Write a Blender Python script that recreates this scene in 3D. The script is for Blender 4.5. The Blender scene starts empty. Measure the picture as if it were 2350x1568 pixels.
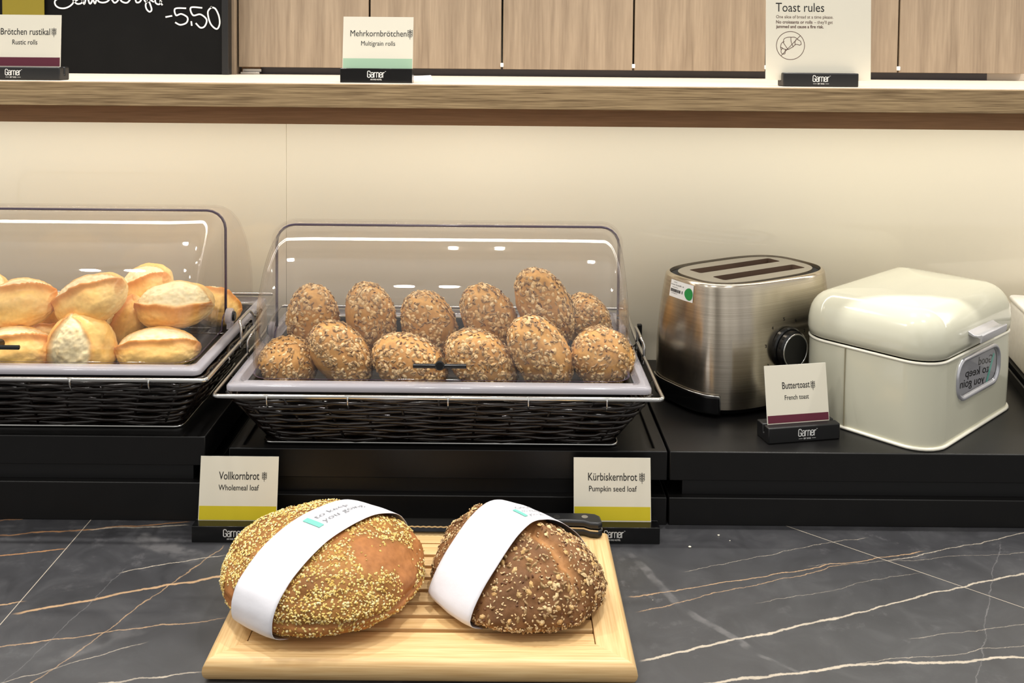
import bpy, bmesh, math, random
from math import sin, cos, pi, radians, sqrt, hypot, atan2
from mathutils import Vector, Matrix, Euler, noise as mn

S = bpy.context.scene
COL = S.collection
random.seed(7)

# ------------------------------------------------------------------ camera
F, PX, PY, PITCH, ROLL, H = 2250.0, 1150.0, 203.0, radians(2.5), radians(.5), .649
cam = bpy.data.cameras.new('camera')
camo = bpy.data.objects.new('camera', cam)
COL.objects.link(camo)
cam.sensor_fit = 'HORIZONTAL'
cam.sensor_width = 36
cam.lens = F * 36 / 2350
cam.shift_x = (1175 - PX) / 2350
cam.shift_y = (PY - 784) / 2350
cam.clip_start = .05
camo.matrix_world = Matrix.Translation((0, 0, H)) @ Matrix.Rotation(pi / 2 - PITCH, 4, 'X') @ Matrix.Rotation(ROLL, 4, 'Z')
S.camera = camo

# ------------------------------------------------------------------ world, exposure
S.view_settings.view_transform = 'Standard'
S.view_settings.look = 'None'
S.view_settings.exposure = 0.3
S.view_settings.gamma = 1
S.view_settings.use_curve_mapping = False
w = bpy.data.worlds.new('world')
S.world = w
w.use_nodes = True
wn, wl_ = w.node_tree.nodes, w.node_tree.links
bg = wn['Background']
bg.inputs[1].default_value = .60
# made-up noise for the unseen room: bright and dark areas streak the steel
wt = wn.new('ShaderNodeTexCoord')
wz = wn.new('ShaderNodeTexNoise')
wz.inputs['Scale'].default_value = 2.3
wz.inputs['Detail'].default_value = 2
wl_.new(wt.outputs['Generated'], wz.inputs['Vector'])
wr = wn.new('ShaderNodeValToRGB')
wr.color_ramp.elements[0].position, wr.color_ramp.elements[0].color = .36, (.40, .37, .33, 1)
wr.color_ramp.elements[1].position, wr.color_ramp.elements[1].color = .64, (1.45, 1.42, 1.36, 1)
wl_.new(wz.outputs['Fac'], wr.inputs[0])
wl_.new(wr.outputs[0], bg.inputs[0])
S.cycles.max_bounces = 10
S.cycles.transparent_max_bounces = 24
S.cycles.caustics_reflective = False
S.cycles.caustics_refractive = False
S.cycles.sample_clamp_indirect = 6
S.cycles.use_denoising = True


def area(name, loc, sx, sy, power, col=(1, .93, .82), rot=(0, 0, 0), shape='RECTANGLE', spread=pi):
    l = bpy.data.lights.new(name, 'AREA')
    l.shape = shape
    l.size = sx
    l.size_y = sy
    l.energy = power
    l.color = col
    l.spread = spread
    o = bpy.data.objects.new(name, l)
    o.location = loc
    o.rotation_euler = rot
    COL.objects.link(o)
    return o


# strip under the shelf, ceiling lamps in pairs, ceiling strip over the shelf
area('under_shelf_light', (0, 1.575, .5475), 5.0, .016, 6.3, (1, .965, .89))
for lx in (-1.85, -.75, .35, 1.45):
    area('shelf_spot_light', (lx, 1.50, 1.9), .07, .07, 6.0, (1, .965, .91), shape='DISK', spread=radians(120))
LAMPS = [(-.28, .67), (-.148, .67), (.75, .67), (.88, .67), (-1.2, .67), (-1.07, .67)]  # the outer pairs are added as fill light
for lx, ly in LAMPS:
    area('ceiling_lamp_light', (lx, ly, 1.69), .06, .06, 2.6, (1, .965, .91), shape='DISK')


# ------------------------------------------------------------------ geometry of the view (pixel of the photo -> point on a plane of the place)
def ray(px, py):
    a, b = px - PX, py - PY
    u = a * cos(ROLL) + b * sin(ROLL)
    v = -a * sin(ROLL) + b * cos(ROLL)
    x, yc = u / F, -v / F
    return (x, cos(PITCH) + yc * sin(PITCH), -sin(PITCH) + yc * cos(PITCH))


def atY(px, py, y):
    r = ray(px, py)
    t = y / r[1]
    return Vector((r[0] * t, y, H + r[2] * t))


def atZ(px, py, z):
    r = ray(px, py)
    t = (z - H) / r[2]
    return Vector((r[0] * t, r[1] * t, z))


# ------------------------------------------------------------------ materials
def lin(c):
    return tuple(((v / 255) / 12.92 if v / 255 <= .04045 else ((v / 255 + .055) / 1.055) ** 2.4) for v in c)


def newmat(name):
    m = bpy.data.materials.new(name)
    m.use_nodes = True
    nt = m.node_tree
    return m, nt, nt.nodes['Principled BSDF']


def N(nt, t, **kw):
    n = nt.nodes.new(t)
    for k, v in kw.items():
        setattr(n, k, v)
    return n


def ramp(nt, stops):
    r = N(nt, 'ShaderNodeValToRGB')
    e = r.color_ramp.elements
    while len(e) > 1:
        e.remove(e[-1])
    for i, (p, c) in enumerate(stops):
        q = e[0] if i == 0 else e.new(p)
        q.position = p
        q.color = (*c, 1) if len(c) == 3 else c
    return r


def plain(name, rgb, rough=.5, metal=0, coat=0, spec=.5, noise=0, nscale=40, bump=0, linear=False):
    m, nt, b = newmat(name)
    c = rgb if linear else lin(rgb)
    b.inputs['Base Color'].default_value = (*c, 1)
    b.inputs['Roughness'].default_value = rough
    b.inputs['Metallic'].default_value = metal
    b.inputs['Coat Weight'].default_value = coat
    b.inputs['Coat Roughness'].default_value = .04
    b.inputs['Specular IOR Level'].default_value = spec
    if noise or bump:
        tc = N(nt, 'ShaderNodeTexCoord')
        nz = N(nt, 'ShaderNodeTexNoise')
        nz.inputs['Scale'].default_value = nscale
        nz.inputs['Detail'].default_value = 5
        nt.links.new(tc.outputs['Object'], nz.inputs['Vector'])
        if noise:
            r = ramp(nt, [(.3, tuple(v * (1 - noise) for v in c)), (.7, tuple(min(1, v * (1 + noise)) for v in c))])
            nt.links.new(nz.outputs['Fac'], r.inputs[0])
            nt.links.new(r.outputs[0], b.inputs['Base Color'])
        if bump:
            bp = N(nt, 'ShaderNodeBump')
            bp.inputs['Strength'].default_value = bump
            bp.inputs['Distance'].default_value = .002
            nt.links.new(nz.outputs['Fac'], bp.inputs['Height'])
            nt.links.new(bp.outputs[0], b.inputs['Normal'])
    return m


def wood(name, c1, c2, axis='Z', scale=9, fine=60, rough=.45, stretch=14, contrast=(.3, .72), rings=.5, c3=None):
    """long-grained wood: noise stretched along an axis, with a little cathedral figure"""
    m, nt, b = newmat(name)
    tc = N(nt, 'ShaderNodeTexCoord')
    mp = N(nt, 'ShaderNodeMapping')
    sc = {'X': (1 / stretch, 1, 1), 'Y': (1, 1 / stretch, 1), 'Z': (1, 1, 1 / stretch)}[axis]
    mp.inputs['Scale'].default_value = sc
    nt.links.new(tc.outputs['Object'], mp.inputs['Vector'])
    n1 = N(nt, 'ShaderNodeTexNoise')
    n1.inputs['Scale'].default_value = scale
    n1.inputs['Detail'].default_value = 3
    n1.inputs['Distortion'].default_value = .6
    n2 = N(nt, 'ShaderNodeTexNoise')
    n2.inputs['Scale'].default_value = fine
    n2.inputs['Detail'].default_value = 6
    nt.links.new(mp.outputs[0], n1.inputs['Vector'])
    nt.links.new(mp.outputs[0], n2.inputs['Vector'])
    # rings: repeated bands of the broad noise
    mu = N(nt, 'ShaderNodeMath', operation='MULTIPLY')
    mu.inputs[1].default_value = 9
    nt.links.new(n1.outputs['Fac'], mu.inputs[0])
    fr = N(nt, 'ShaderNodeMath', operation='PINGPONG')
    fr.inputs[1].default_value = 1
    nt.links.new(mu.outputs[0], fr.inputs[0])
    mx = N(nt, 'ShaderNodeMix')
    mx.inputs[0].default_value = rings
    nt.links.new(n2.outputs['Fac'], mx.inputs[2])
    nt.links.new(fr.outputs[0], mx.inputs[3])
    stops = [(contrast[0], lin(c1)), (contrast[1], lin(c2))]
    if c3:
        stops.append((.95, lin(c3)))
    r = ramp(nt, stops)
    nt.links.new(mx.outputs[0], r.inputs[0])
    nt.links.new(r.outputs[0], b.inputs['Base Color'])
    b.inputs['Roughness'].default_value = rough
    bp = N(nt, 'ShaderNodeBump')
    bp.inputs['Strength'].default_value = .12
    bp.inputs['Distance'].default_value = .001
    nt.links.new(n2.outputs['Fac'], bp.inputs['Height'])
    nt.links.new(bp.outputs[0], b.inputs['Normal'])
    return m


def clear(name, tint, edge=.12, rough=.02, alpha=.0, gloss=1.0):
    """thin clear plastic: see-through with fresnel gloss, a little body colour"""
    m, nt, b = newmat(name)
    nt.nodes.remove(b)
    out = nt.nodes['Material Output']
    tr = N(nt, 'ShaderNodeBsdfTransparent')
    tr.inputs[0].default_value = (*tint, 1)
    df = N(nt, 'ShaderNodeBsdfDiffuse')
    df.inputs[0].default_value = (.75, .72, .76, 1)
    gl = N(nt, 'ShaderNodeBsdfGlossy')
    gl.inputs['Roughness'].default_value = rough
    m1 = N(nt, 'ShaderNodeMixShader')
    m1.inputs[0].default_value = alpha
    nt.links.new(tr.outputs[0], m1.inputs[1])
    nt.links.new(df.outputs[0], m1.inputs[2])
    lw = N(nt, 'ShaderNodeLayerWeight')
    pw = N(nt, 'ShaderNodeMath', operation='POWER')
    pw.inputs[1].default_value = 4.5
    nt.links.new(lw.outputs['Facing'], pw.inputs[0])
    mm = N(nt, 'ShaderNodeMath', operation='MULTIPLY_ADD')
    mm.inputs[1].default_value = .5 * gloss
    mm.inputs[2].default_value = .03 * gloss
    nt.links.new(pw.outputs[0], mm.inputs[0])
    m2 = N(nt, 'ShaderNodeMixShader')
    nt.links.new(mm.outputs[0], m2.inputs[0])
    nt.links.new(m1.outputs[0], m2.inputs[1])
    nt.links.new(gl.outputs[0], m2.inputs[2])
    nt.links.new(m2.outputs[0], out.inputs[0])
    return m


def crust(name, rough=.6, bump=.5, bscale=120, sheen=.3, mul=((.62, .55, .48), (1.12, 1.1, 1.08))):
    """colour from the mesh's own baking colours, with fine bump"""
    m, nt, b = newmat(name)
    at = N(nt, 'ShaderNodeAttribute', attribute_name='col')
    tc = N(nt, 'ShaderNodeTexCoord')
    nz = N(nt, 'ShaderNodeTexNoise')
    nz.inputs['Scale'].default_value = bscale
    nz.inputs['Detail'].default_value = 6
    nt.links.new(tc.outputs['Object'], nz.inputs['Vector'])
    mx = N(nt, 'ShaderNodeMix', data_type='RGBA', blend_type='MULTIPLY')
    mx.inputs[0].default_value = .55
    r = ramp(nt, [(.25, mul[0]), (.7, mul[1])])
    nt.links.new(nz.outputs['Fac'], r.inputs[0])
    nt.links.new(at.outputs['Color'], mx.inputs[6])
    nt.links.new(r.outputs[0], mx.inputs[7])
    nt.links.new(mx.outputs[2], b.inputs['Base Color'])
    b.inputs['Roughness'].default_value = rough
    b.inputs['Specular IOR Level'].default_value = sheen
    bp = N(nt, 'ShaderNodeBump')
    bp.inputs['Strength'].default_value = bump
    bp.inputs['Distance'].default_value = .0015
    nt.links.new(nz.outputs['Fac'], bp.inputs['Height'])
    nt.links.new(bp.outputs[0], b.inputs['Normal'])
    return m


def steel():
    m, nt, b = newmat('brushed_steel')
    tc = N(nt, 'ShaderNodeTexCoord')
    mp = N(nt, 'ShaderNodeMapping')
    mp.inputs['Scale'].default_value = (.004, .004, 1)
    nt.links.new(tc.outputs['Object'], mp.inputs['Vector'])
    nz = N(nt, 'ShaderNodeTexNoise')
    nz.inputs['Scale'].default_value = 900
    nz.inputs['Detail'].default_value = 2
    nt.links.new(mp.outputs[0], nz.inputs['Vector'])
    r = ramp(nt, [(.3, lin((186, 176, 160))), (.7, lin((204, 194, 178)))])
    nt.links.new(nz.outputs['Fac'], r.inputs[0])
    nt.links.new(r.outputs[0], b.inputs['Base Color'])
    b.inputs['Metallic'].default_value = 1
    b.inputs['Roughness'].default_value = .24
    b.inputs['Anisotropic'].default_value = .75
    b.inputs['Anisotropic Rotation'].default_value = .25
    bp = N(nt, 'ShaderNodeBump')
    bp.inputs['Strength'].default_value = .06
    bp.inputs['Distance'].default_value = .0005
    nt.links.new(nz.outputs['Fac'], bp.inputs['Height'])
    nt.links.new(bp.outputs[0], b.inputs['Normal'])
    tg = N(nt, 'ShaderNodeTangent', direction_type='RADIAL', axis='Z')
    nt.links.new(tg.outputs[0], b.inputs['Tangent'])
    return m


def stone():
    """dark stone-look slab: charcoal mottling, gold and white veins, two pale joints"""
    m, nt, b = newmat('veined_dark_stone')
    L = nt.links
    tc = N(nt, 'ShaderNodeTexCoord')
    # shared distortion of the plane
    dz = N(nt, 'ShaderNodeTexNoise')
    dz.inputs['Scale'].default_value = 9
    dz.inputs['Detail'].default_value = 7
    dz.inputs['Roughness'].default_value = .64
    L.new(tc.outputs['Object'], dz.inputs['Vector'])
    sb = N(nt, 'ShaderNodeVectorMath', operation='SUBTRACT')
    sb.inputs[1].default_value = (.5, .5, .5)
    L.new(dz.outputs['Color'], sb.inputs[0])
    scl = N(nt, 'ShaderNodeVectorMath', operation='SCALE')
    scl.inputs['Scale'].default_value = .03
    L.new(sb.outputs[0], scl.inputs[0])
    ad = N(nt, 'ShaderNodeVectorMath', operation='ADD')
    L.new(tc.outputs['Object'], ad.inputs[0])
    L.new(scl.outputs[0], ad.inputs[1])
    # mottled ground
    n1 = N(nt, 'ShaderNodeTexNoise')
    n1.inputs['Scale'].default_value = 16
    n1.inputs['Detail'].default_value = 14
    n1.inputs['Roughness'].default_value = .62
    n1.inputs['Distortion'].default_value = .8
    L.new(tc.outputs['Object'], n1.inputs['Vector'])
    r1 = ramp(nt, [(.32, lin((42, 42, 45))), (.52, lin((53, 53, 56))), (.74, lin((70, 70, 72)))])
    L.new(n1.outputs['Fac'], r1.inputs[0])
    cur = r1.outputs[0]
    # patchy grey clouds with a broken edge
    n3 = N(nt, 'ShaderNodeTexNoise')
    n3.inputs['Scale'].default_value = 34
    n3.inputs['Detail'].default_value = 10
    n3.inputs['Roughness'].default_value = .7
    L.new(tc.outputs['Object'], n3.inputs['Vector'])
    r3 = ramp(nt, [(.56, (0, 0, 0)), (.74, (1, 1, 1))])
    L.new(n3.outputs['Fac'], r3.inputs[0])
    n4 = N(nt, 'ShaderNodeTexNoise')
    n4.inputs['Scale'].default_value = 5
    n4.inputs['Detail'].default_value = 3
    L.new(tc.outputs['Object'], n4.inputs['Vector'])
    r4 = ramp(nt, [(.45, (0, 0, 0)), (.65, (1, 1, 1))])
    L.new(n4.outputs['Fac'], r4.inputs[0])
    mm_ = N(nt, 'ShaderNodeMath', operation='MULTIPLY')
    L.new(r3.outputs[0], mm_.inputs[0])
    L.new(r4.outputs[0], mm_.inputs[1])
    mq = N(nt, 'ShaderNodeMath', operation='MULTIPLY')
    mq.inputs[1].default_value = .55
    L.new(mm_.outputs[0], mq.inputs[0])
    mw = N(nt, 'ShaderNodeMix', data_type='RGBA')
    L.new(mq.outputs[0], mw.inputs[0])
    L.new(cur, mw.inputs[6])
    mw.inputs[7].default_value = (*lin((122, 120, 122)), 1)
    cur = mw.outputs[2]
    # group: one vein
    g = bpy.data.node_groups.new('stone_vein', 'ShaderNodeTree')
    for nm, ty in (('Base', 'NodeSocketColor'), ('Vector', 'NodeSocketVector'), ('Normal', 'NodeSocketVector'), ('Offset', 'NodeSocketFloat'),
                   ('Dir', 'NodeSocketVector'), ('T0', 'NodeSocketFloat'), ('T1', 'NodeSocketFloat'), ('Width', 'NodeSocketFloat'),
                   ('Color', 'NodeSocketColor'), ('Break', 'NodeSocketFloat'), ('Strength', 'NodeSocketFloat')):
        g.interface.new_socket(nm, in_out='INPUT', socket_type=ty)
    g.interface.new_socket('Color', in_out='OUTPUT', socket_type='NodeSocketColor')
    gi = N(g, 'NodeGroupInput')
    go = N(g, 'NodeGroupOutput')
    G = g.links

    def mth(op, a, bb=None, c=None):
        n = N(g, 'ShaderNodeMath', operation=op)
        for i, v in enumerate((a, bb, c)):
            if v is None:
                continue
            if isinstance(v, (int, float)):
                n.inputs[i].default_value = v
            else:
                G.new(v, n.inputs[i])
        return n.outputs[0]

    def dot(a, bb):
        n = N(g, 'ShaderNodeVectorMath', operation='DOT_PRODUCT')
        G.new(a, n.inputs[0])
        G.new(bb, n.inputs[1])
        return n.outputs['Value']
    d = mth('ABSOLUTE', mth('SUBTRACT', dot(gi.outputs['Vector'], gi.outputs['Normal']), gi.outputs['Offset']))
    k = N(g, 'ShaderNodeMapRange', interpolation_type='SMOOTHSTEP')
    G.new(d, k.inputs[0])
    G.new(mth('MULTIPLY', gi.outputs['Width'], .45), k.inputs[1])
    G.new(gi.outputs['Width'], k.inputs[2])
    k.inputs[3].default_value = 1
    k.inputs[4].default_value = 0
    t = dot(gi.outputs['Vector'], gi.outputs['Dir'])
    k0 = N(g, 'ShaderNodeMapRange', interpolation_type='SMOOTHSTEP')
    G.new(mth('SUBTRACT', t, gi.outputs['T0']), k0.inputs[0])
    k0.inputs[2].default_value = .015
    k1 = N(g, 'ShaderNodeMapRange', interpolation_type='SMOOTHSTEP')
    G.new(mth('SUBTRACT', gi.outputs['T1'], t), k1.inputs[0])
    k1.inputs[2].default_value = .015
    msk = mth('MULTIPLY', mth('MULTIPLY', k.outputs[0], k0.outputs[0]), k1.outputs[0])
    bn = N(g, 'ShaderNodeTexNoise')
    bn.inputs['Scale'].default_value = 45
    bn.inputs['Detail'].default_value = 4
    G.new(gi.outputs['Vector'], bn.inputs['Vector'])
    bk = N(g, 'ShaderNodeMapRange')
    G.new(bn.outputs['Fac'], bk.inputs[0])
    bk.inputs[1].default_value = .35
    bk.inputs[2].default_value = .6
    br = mth('SUBTRACT', 1, mth('MULTIPLY', gi.outputs['Break'], mth('SUBTRACT', 1, bk.outputs[0])))
    msk = mth('MULTIPLY', mth('MULTIPLY', msk, br), gi.outputs['Strength'])
    mx = N(g, 'ShaderNodeMix', data_type='RGBA')
    G.new(msk, mx.inputs[0])
    G.new(gi.outputs['Base'], mx.inputs[6])
    G.new(gi.outputs['Color'], mx.inputs[7])
    G.new(mx.outputs[2], go.inputs[0])

    gold, pale, rust, grey = lin((196, 160, 120)), lin((205, 192, 172)), lin((176, 128, 84)), lin((122, 120, 120))
    V = [  # two pixels of the photo on the stone, half width (m), colour, break, strength, wavy
        ((20, 1412), (540, 1317), .0042, gold, .15, .95, 1), ((0, 1484), (530, 1416), .0018, gold, .4, .8, 1),
        ((80, 1567), (520, 1250), .0016, gold, .4, .7, 1), ((260, 1318), (520, 1275), .0016, pale, .3, .8, 1),
        ((0, 1276), (160, 1258), .0028, rust, .1, .95, 1), ((0, 1388), (60, 1381), .0024, gold, .1, .9, 1),
        ((0, 1230), (440, 1196), .0032, rust, .35, .8, 1), ((200, 1214), (440, 1204), .003, pale, .5, .7, 1),
        ((0, 1195), (200, 1183), .003, rust, .3, .6, 1), ((30, 1562), (340, 1470), .0014, pale, .5, .6, 1),
        ((250, 1567), (470, 1540), .0022, pale, .35, .8, 1), ((20, 1560), (290, 1300), .0012, grey, .5, .5, 1),
        ((1440, 1375), (2120, 1262), .0017, gold, .2, .85, 1), ((1450, 1408), (1960, 1292), .0013, gold, .3, .7, 1),
        ((2030, 1287), (2350, 1222), .0016, pale, .3, .7, 1), ((1465, 1520), (1930, 1413), .0034, pale, .2, .95, 1),
        ((1890, 1424), (2350, 1316), .0026, pale, .2, .9, 1), ((1650, 1567), (2000, 1524), .0036, pale, .2, .95, 1),
        ((1960, 1530), (2350, 1512), .0036, pale, .15, .95, 1), ((1560, 1312), (1990, 1232), .0009, pale, .4, .55, 1),
        ((1730, 1388), (2120, 1312), .0008, pale, .5, .5, 1), ((1900, 1533), (2350, 1484), .001, pale, .4, .6, 1),
        ((2080, 1465), (2350, 1434), .001, pale, .4, .5, 1), ((1850, 1300), (2350, 1265), .0008, pale, .4, .5, 1),
        ((1435, 1265), (1560, 1395), .011, grey, 1.0, .5, 1), ((1570, 1400), (1730, 1495), .010, grey, 1.0, .55, 1),
        ((2295, 1240), (2245, 1560), .0012, grey, .6, .6, 1), ((1735, 1500), (1850, 1550), .005, grey, 1.0, .45, 1),
        ((300, 1230), (470, 1290), .03, grey, 1.0, .45, 1), ((100, 1520), (330, 1440), .02, grey, 1.0, .3, 1),
        ((-90, 1560), (-5, 1437), .0011, pale, 0, .9, 0), ((-5, 1440), (222, 1178), .0011, pale, 0, .9, 0),
        ((1795, 1204), (2360, 1399), .0010, pale, 0, .9, 0),
    ]
    for p, q, wd, c, bkk, st, wavy in V:
        a, bb = atZ(*p, 0), atZ(*q, 0)
        e_ = bb - a
        if p[0] <= 0 or p[1] > 1555:
            a = a - e_.normalized() * .12
        if q[0] >= 2350 or q[1] > 1555:
            bb = bb + e_.normalized() * .12
        dr = (bb - a)
        ln = dr.length
        dr = dr / ln
        nm = Vector((-dr.y, dr.x, 0))
        gn = N(nt, 'ShaderNodeGroup')
        gn.node_tree = g
        L.new(cur, gn.inputs['Base'])
        L.new(ad.outputs[0] if wavy else tc.outputs['Object'], gn.inputs['Vector'])
        gn.inputs['Normal'].default_value = nm
        gn.inputs['Offset'].default_value = a.dot(nm)
        gn.inputs['Dir'].default_value = dr
        gn.inputs['T0'].default_value = a.dot(dr)
        gn.inputs['T1'].default_value = bb.dot(dr)
        gn.inputs['Width'].default_value = wd * .66
        gn.inputs['Color'].default_value = (*c, 1)
        gn.inputs['Break'].default_value = bkk
        gn.inputs['Strength'].default_value = st * .85
        cur = gn.outputs[0]
    L.new(cur, b.inputs['Base Color'])
    b.inputs['Roughness'].default_value = .44
    b.inputs['Specular IOR Level'].default_value = .8
    return m


M = {
    'stone': stone(),
    'cream_wall': plain('cream_gloss_panel', (230, 221, 200), .03, spec=.5),
    'cab': wood('pale_elm', (132, 114, 94), (168, 149, 126), 'Z', 16, 260, .5, 18, (.2, .8), .3),
    'shelf': wood('oak_horizontal', (116, 92, 60), (188, 160, 118), 'X', 70, 620, .5, 34, (.3, .68), .12),
    'shelf_lit': wood('oak_top_lit', (220, 204, 184), (240, 228, 212), 'X', 30, 160, .4, 22, (.25, .75), .2),  # shelf oak made paler: the glare from above is in the colour
    'beam': wood('walnut_beam', (140, 100, 62), (168, 124, 82), 'X', 40, 400, .55, 22, (.25, .75), .2),
    'bamboo': wood('bamboo_board', (200, 156, 98), (238, 204, 149), 'X', 40, 420, .42, 30, (.22, .70), .14),
    'bamboo_y': wood('bamboo_board_lengthways', (200, 156, 98), (238, 204, 149), 'Y', 40, 420, .42, 30, (.22, .70), .14),
    'black': plain('black_laminate', (13, 12, 12), .40, spec=.4, noise=.15, nscale=30),
    'matt_black': plain('black_plastic', (19, 19, 20), .42, spec=.5),
    'gloss_black': plain('glossy_black_plastic', (12, 12, 13), .16, spec=.5),
    'board_black': plain('chalkboard_black', (10, 10, 10), .6, spec=.15, noise=.2, nscale=15),
    'chalk': plain('chalk_white', (235, 235, 232), .9),
    'card': plain('card_cream', (236, 230, 212), .35, spec=.35),
    'white': plain('white_print', (238, 238, 236), .5),
    'ink': plain('black_print', (22, 20, 20), .5),
    'brown_ink': plain('brown_print', (92, 62, 52), .5),
    'mint': plain('mint_print', (172, 204, 174), .5),
    'teal': plain('teal_print', (112, 196, 176), .6),
    'grey_ink': plain('grey_print', (132, 134, 138), .6),
    'yellow': plain('yellow_print', (214, 196, 36), .5),
    'burgundy': plain('burgundy_print', (96, 26, 48), .5),
    'olive': plain('olive_print', (126, 112, 16), .5),
    'edge': plain('acrylic_edge', (250, 248, 238), .3),
    'chrome': plain('chrome_wire', (214, 214, 212), .14, 1),
    'wicker': plain('dark_wicker', (27, 19, 15), .2, spec=.7, noise=.4, nscale=60),
    'wicker_brown': plain('wicker_stake', (26, 21, 19), .3, spec=.5),
    'dome': clear('clear_plastic', (.987, .978, .974), gloss=1.0, alpha=.01),
    'dome_edge': plain('clear_plastic_cut_edge', (66, 52, 82), .12, spec=.7),
    'dome_back': clear('clear_plastic_back', (.987, .978, .974), gloss=.4, alpha=.01),
    'flange': None,
    'steel': steel(),
    'steel_plain': plain('satin_steel', (196, 192, 186), .25, 1),
    'dark_slot': plain('slot_dark', (92, 70, 54), .6),
    'cream_enamel': plain('cream_enamel', (213, 211, 190), .13, coat=.2, spec=.5),
    'cream_rim': plain('cream_enamel_rim', (246, 242, 226), .2, coat=.4),
    'silver': plain('silver_handle', (206, 206, 212), .25, .6),
    'pane': clear('window_pane', (.95, .96, .97), gloss=1.2, rough=.01),
    'paper': plain('white_paper', (226, 225, 231), .75, spec=.2, noise=.015, nscale=60, bump=.25),
    'crust': crust('seeded_crust', .62, .55, 150),
    'roll_crust': crust('white_roll_crust', .40, .3, 160, .45, ((.92, .88, .82), (1.2, 1.18, 1.15))),
    'seed': crust('seed_topping', .55, .1, 400, .4),
    'green': plain('green_dot', (26, 140, 66), .5),
    'plinth': plain('grey_plinth', (84, 79, 82), .4, spec=.4),
    'gap': plain('dark_gap', (16, 15, 15), .8),
    'blade': plain('knife_steel', (190, 188, 184), .18, 1),
    'white_box': plain('white_card_box', (240, 236, 228), .6, noise=.04, nscale=90),
    'ceiling': plain('ceiling_white', (225, 222, 214), .8),
}
fl, nt, bb = newmat('clear_plastic_flange')
bb.inputs['Base Color'].default_value = (*lin((212, 208, 216)), 1)
bb.inputs['Roughness'].default_value = .1
bb.inputs['Alpha'].default_value = .5
bb.inputs['Coat Weight'].default_value = .6
M['flange'] = fl
lm, nt, bb = newmat('lamp_glow')
bb.inputs['Emission Color'].default_value = (1, .95, .86, 1)
bb.inputs['Emission Strength'].default_value = 40
M['glow'] = lm


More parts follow.
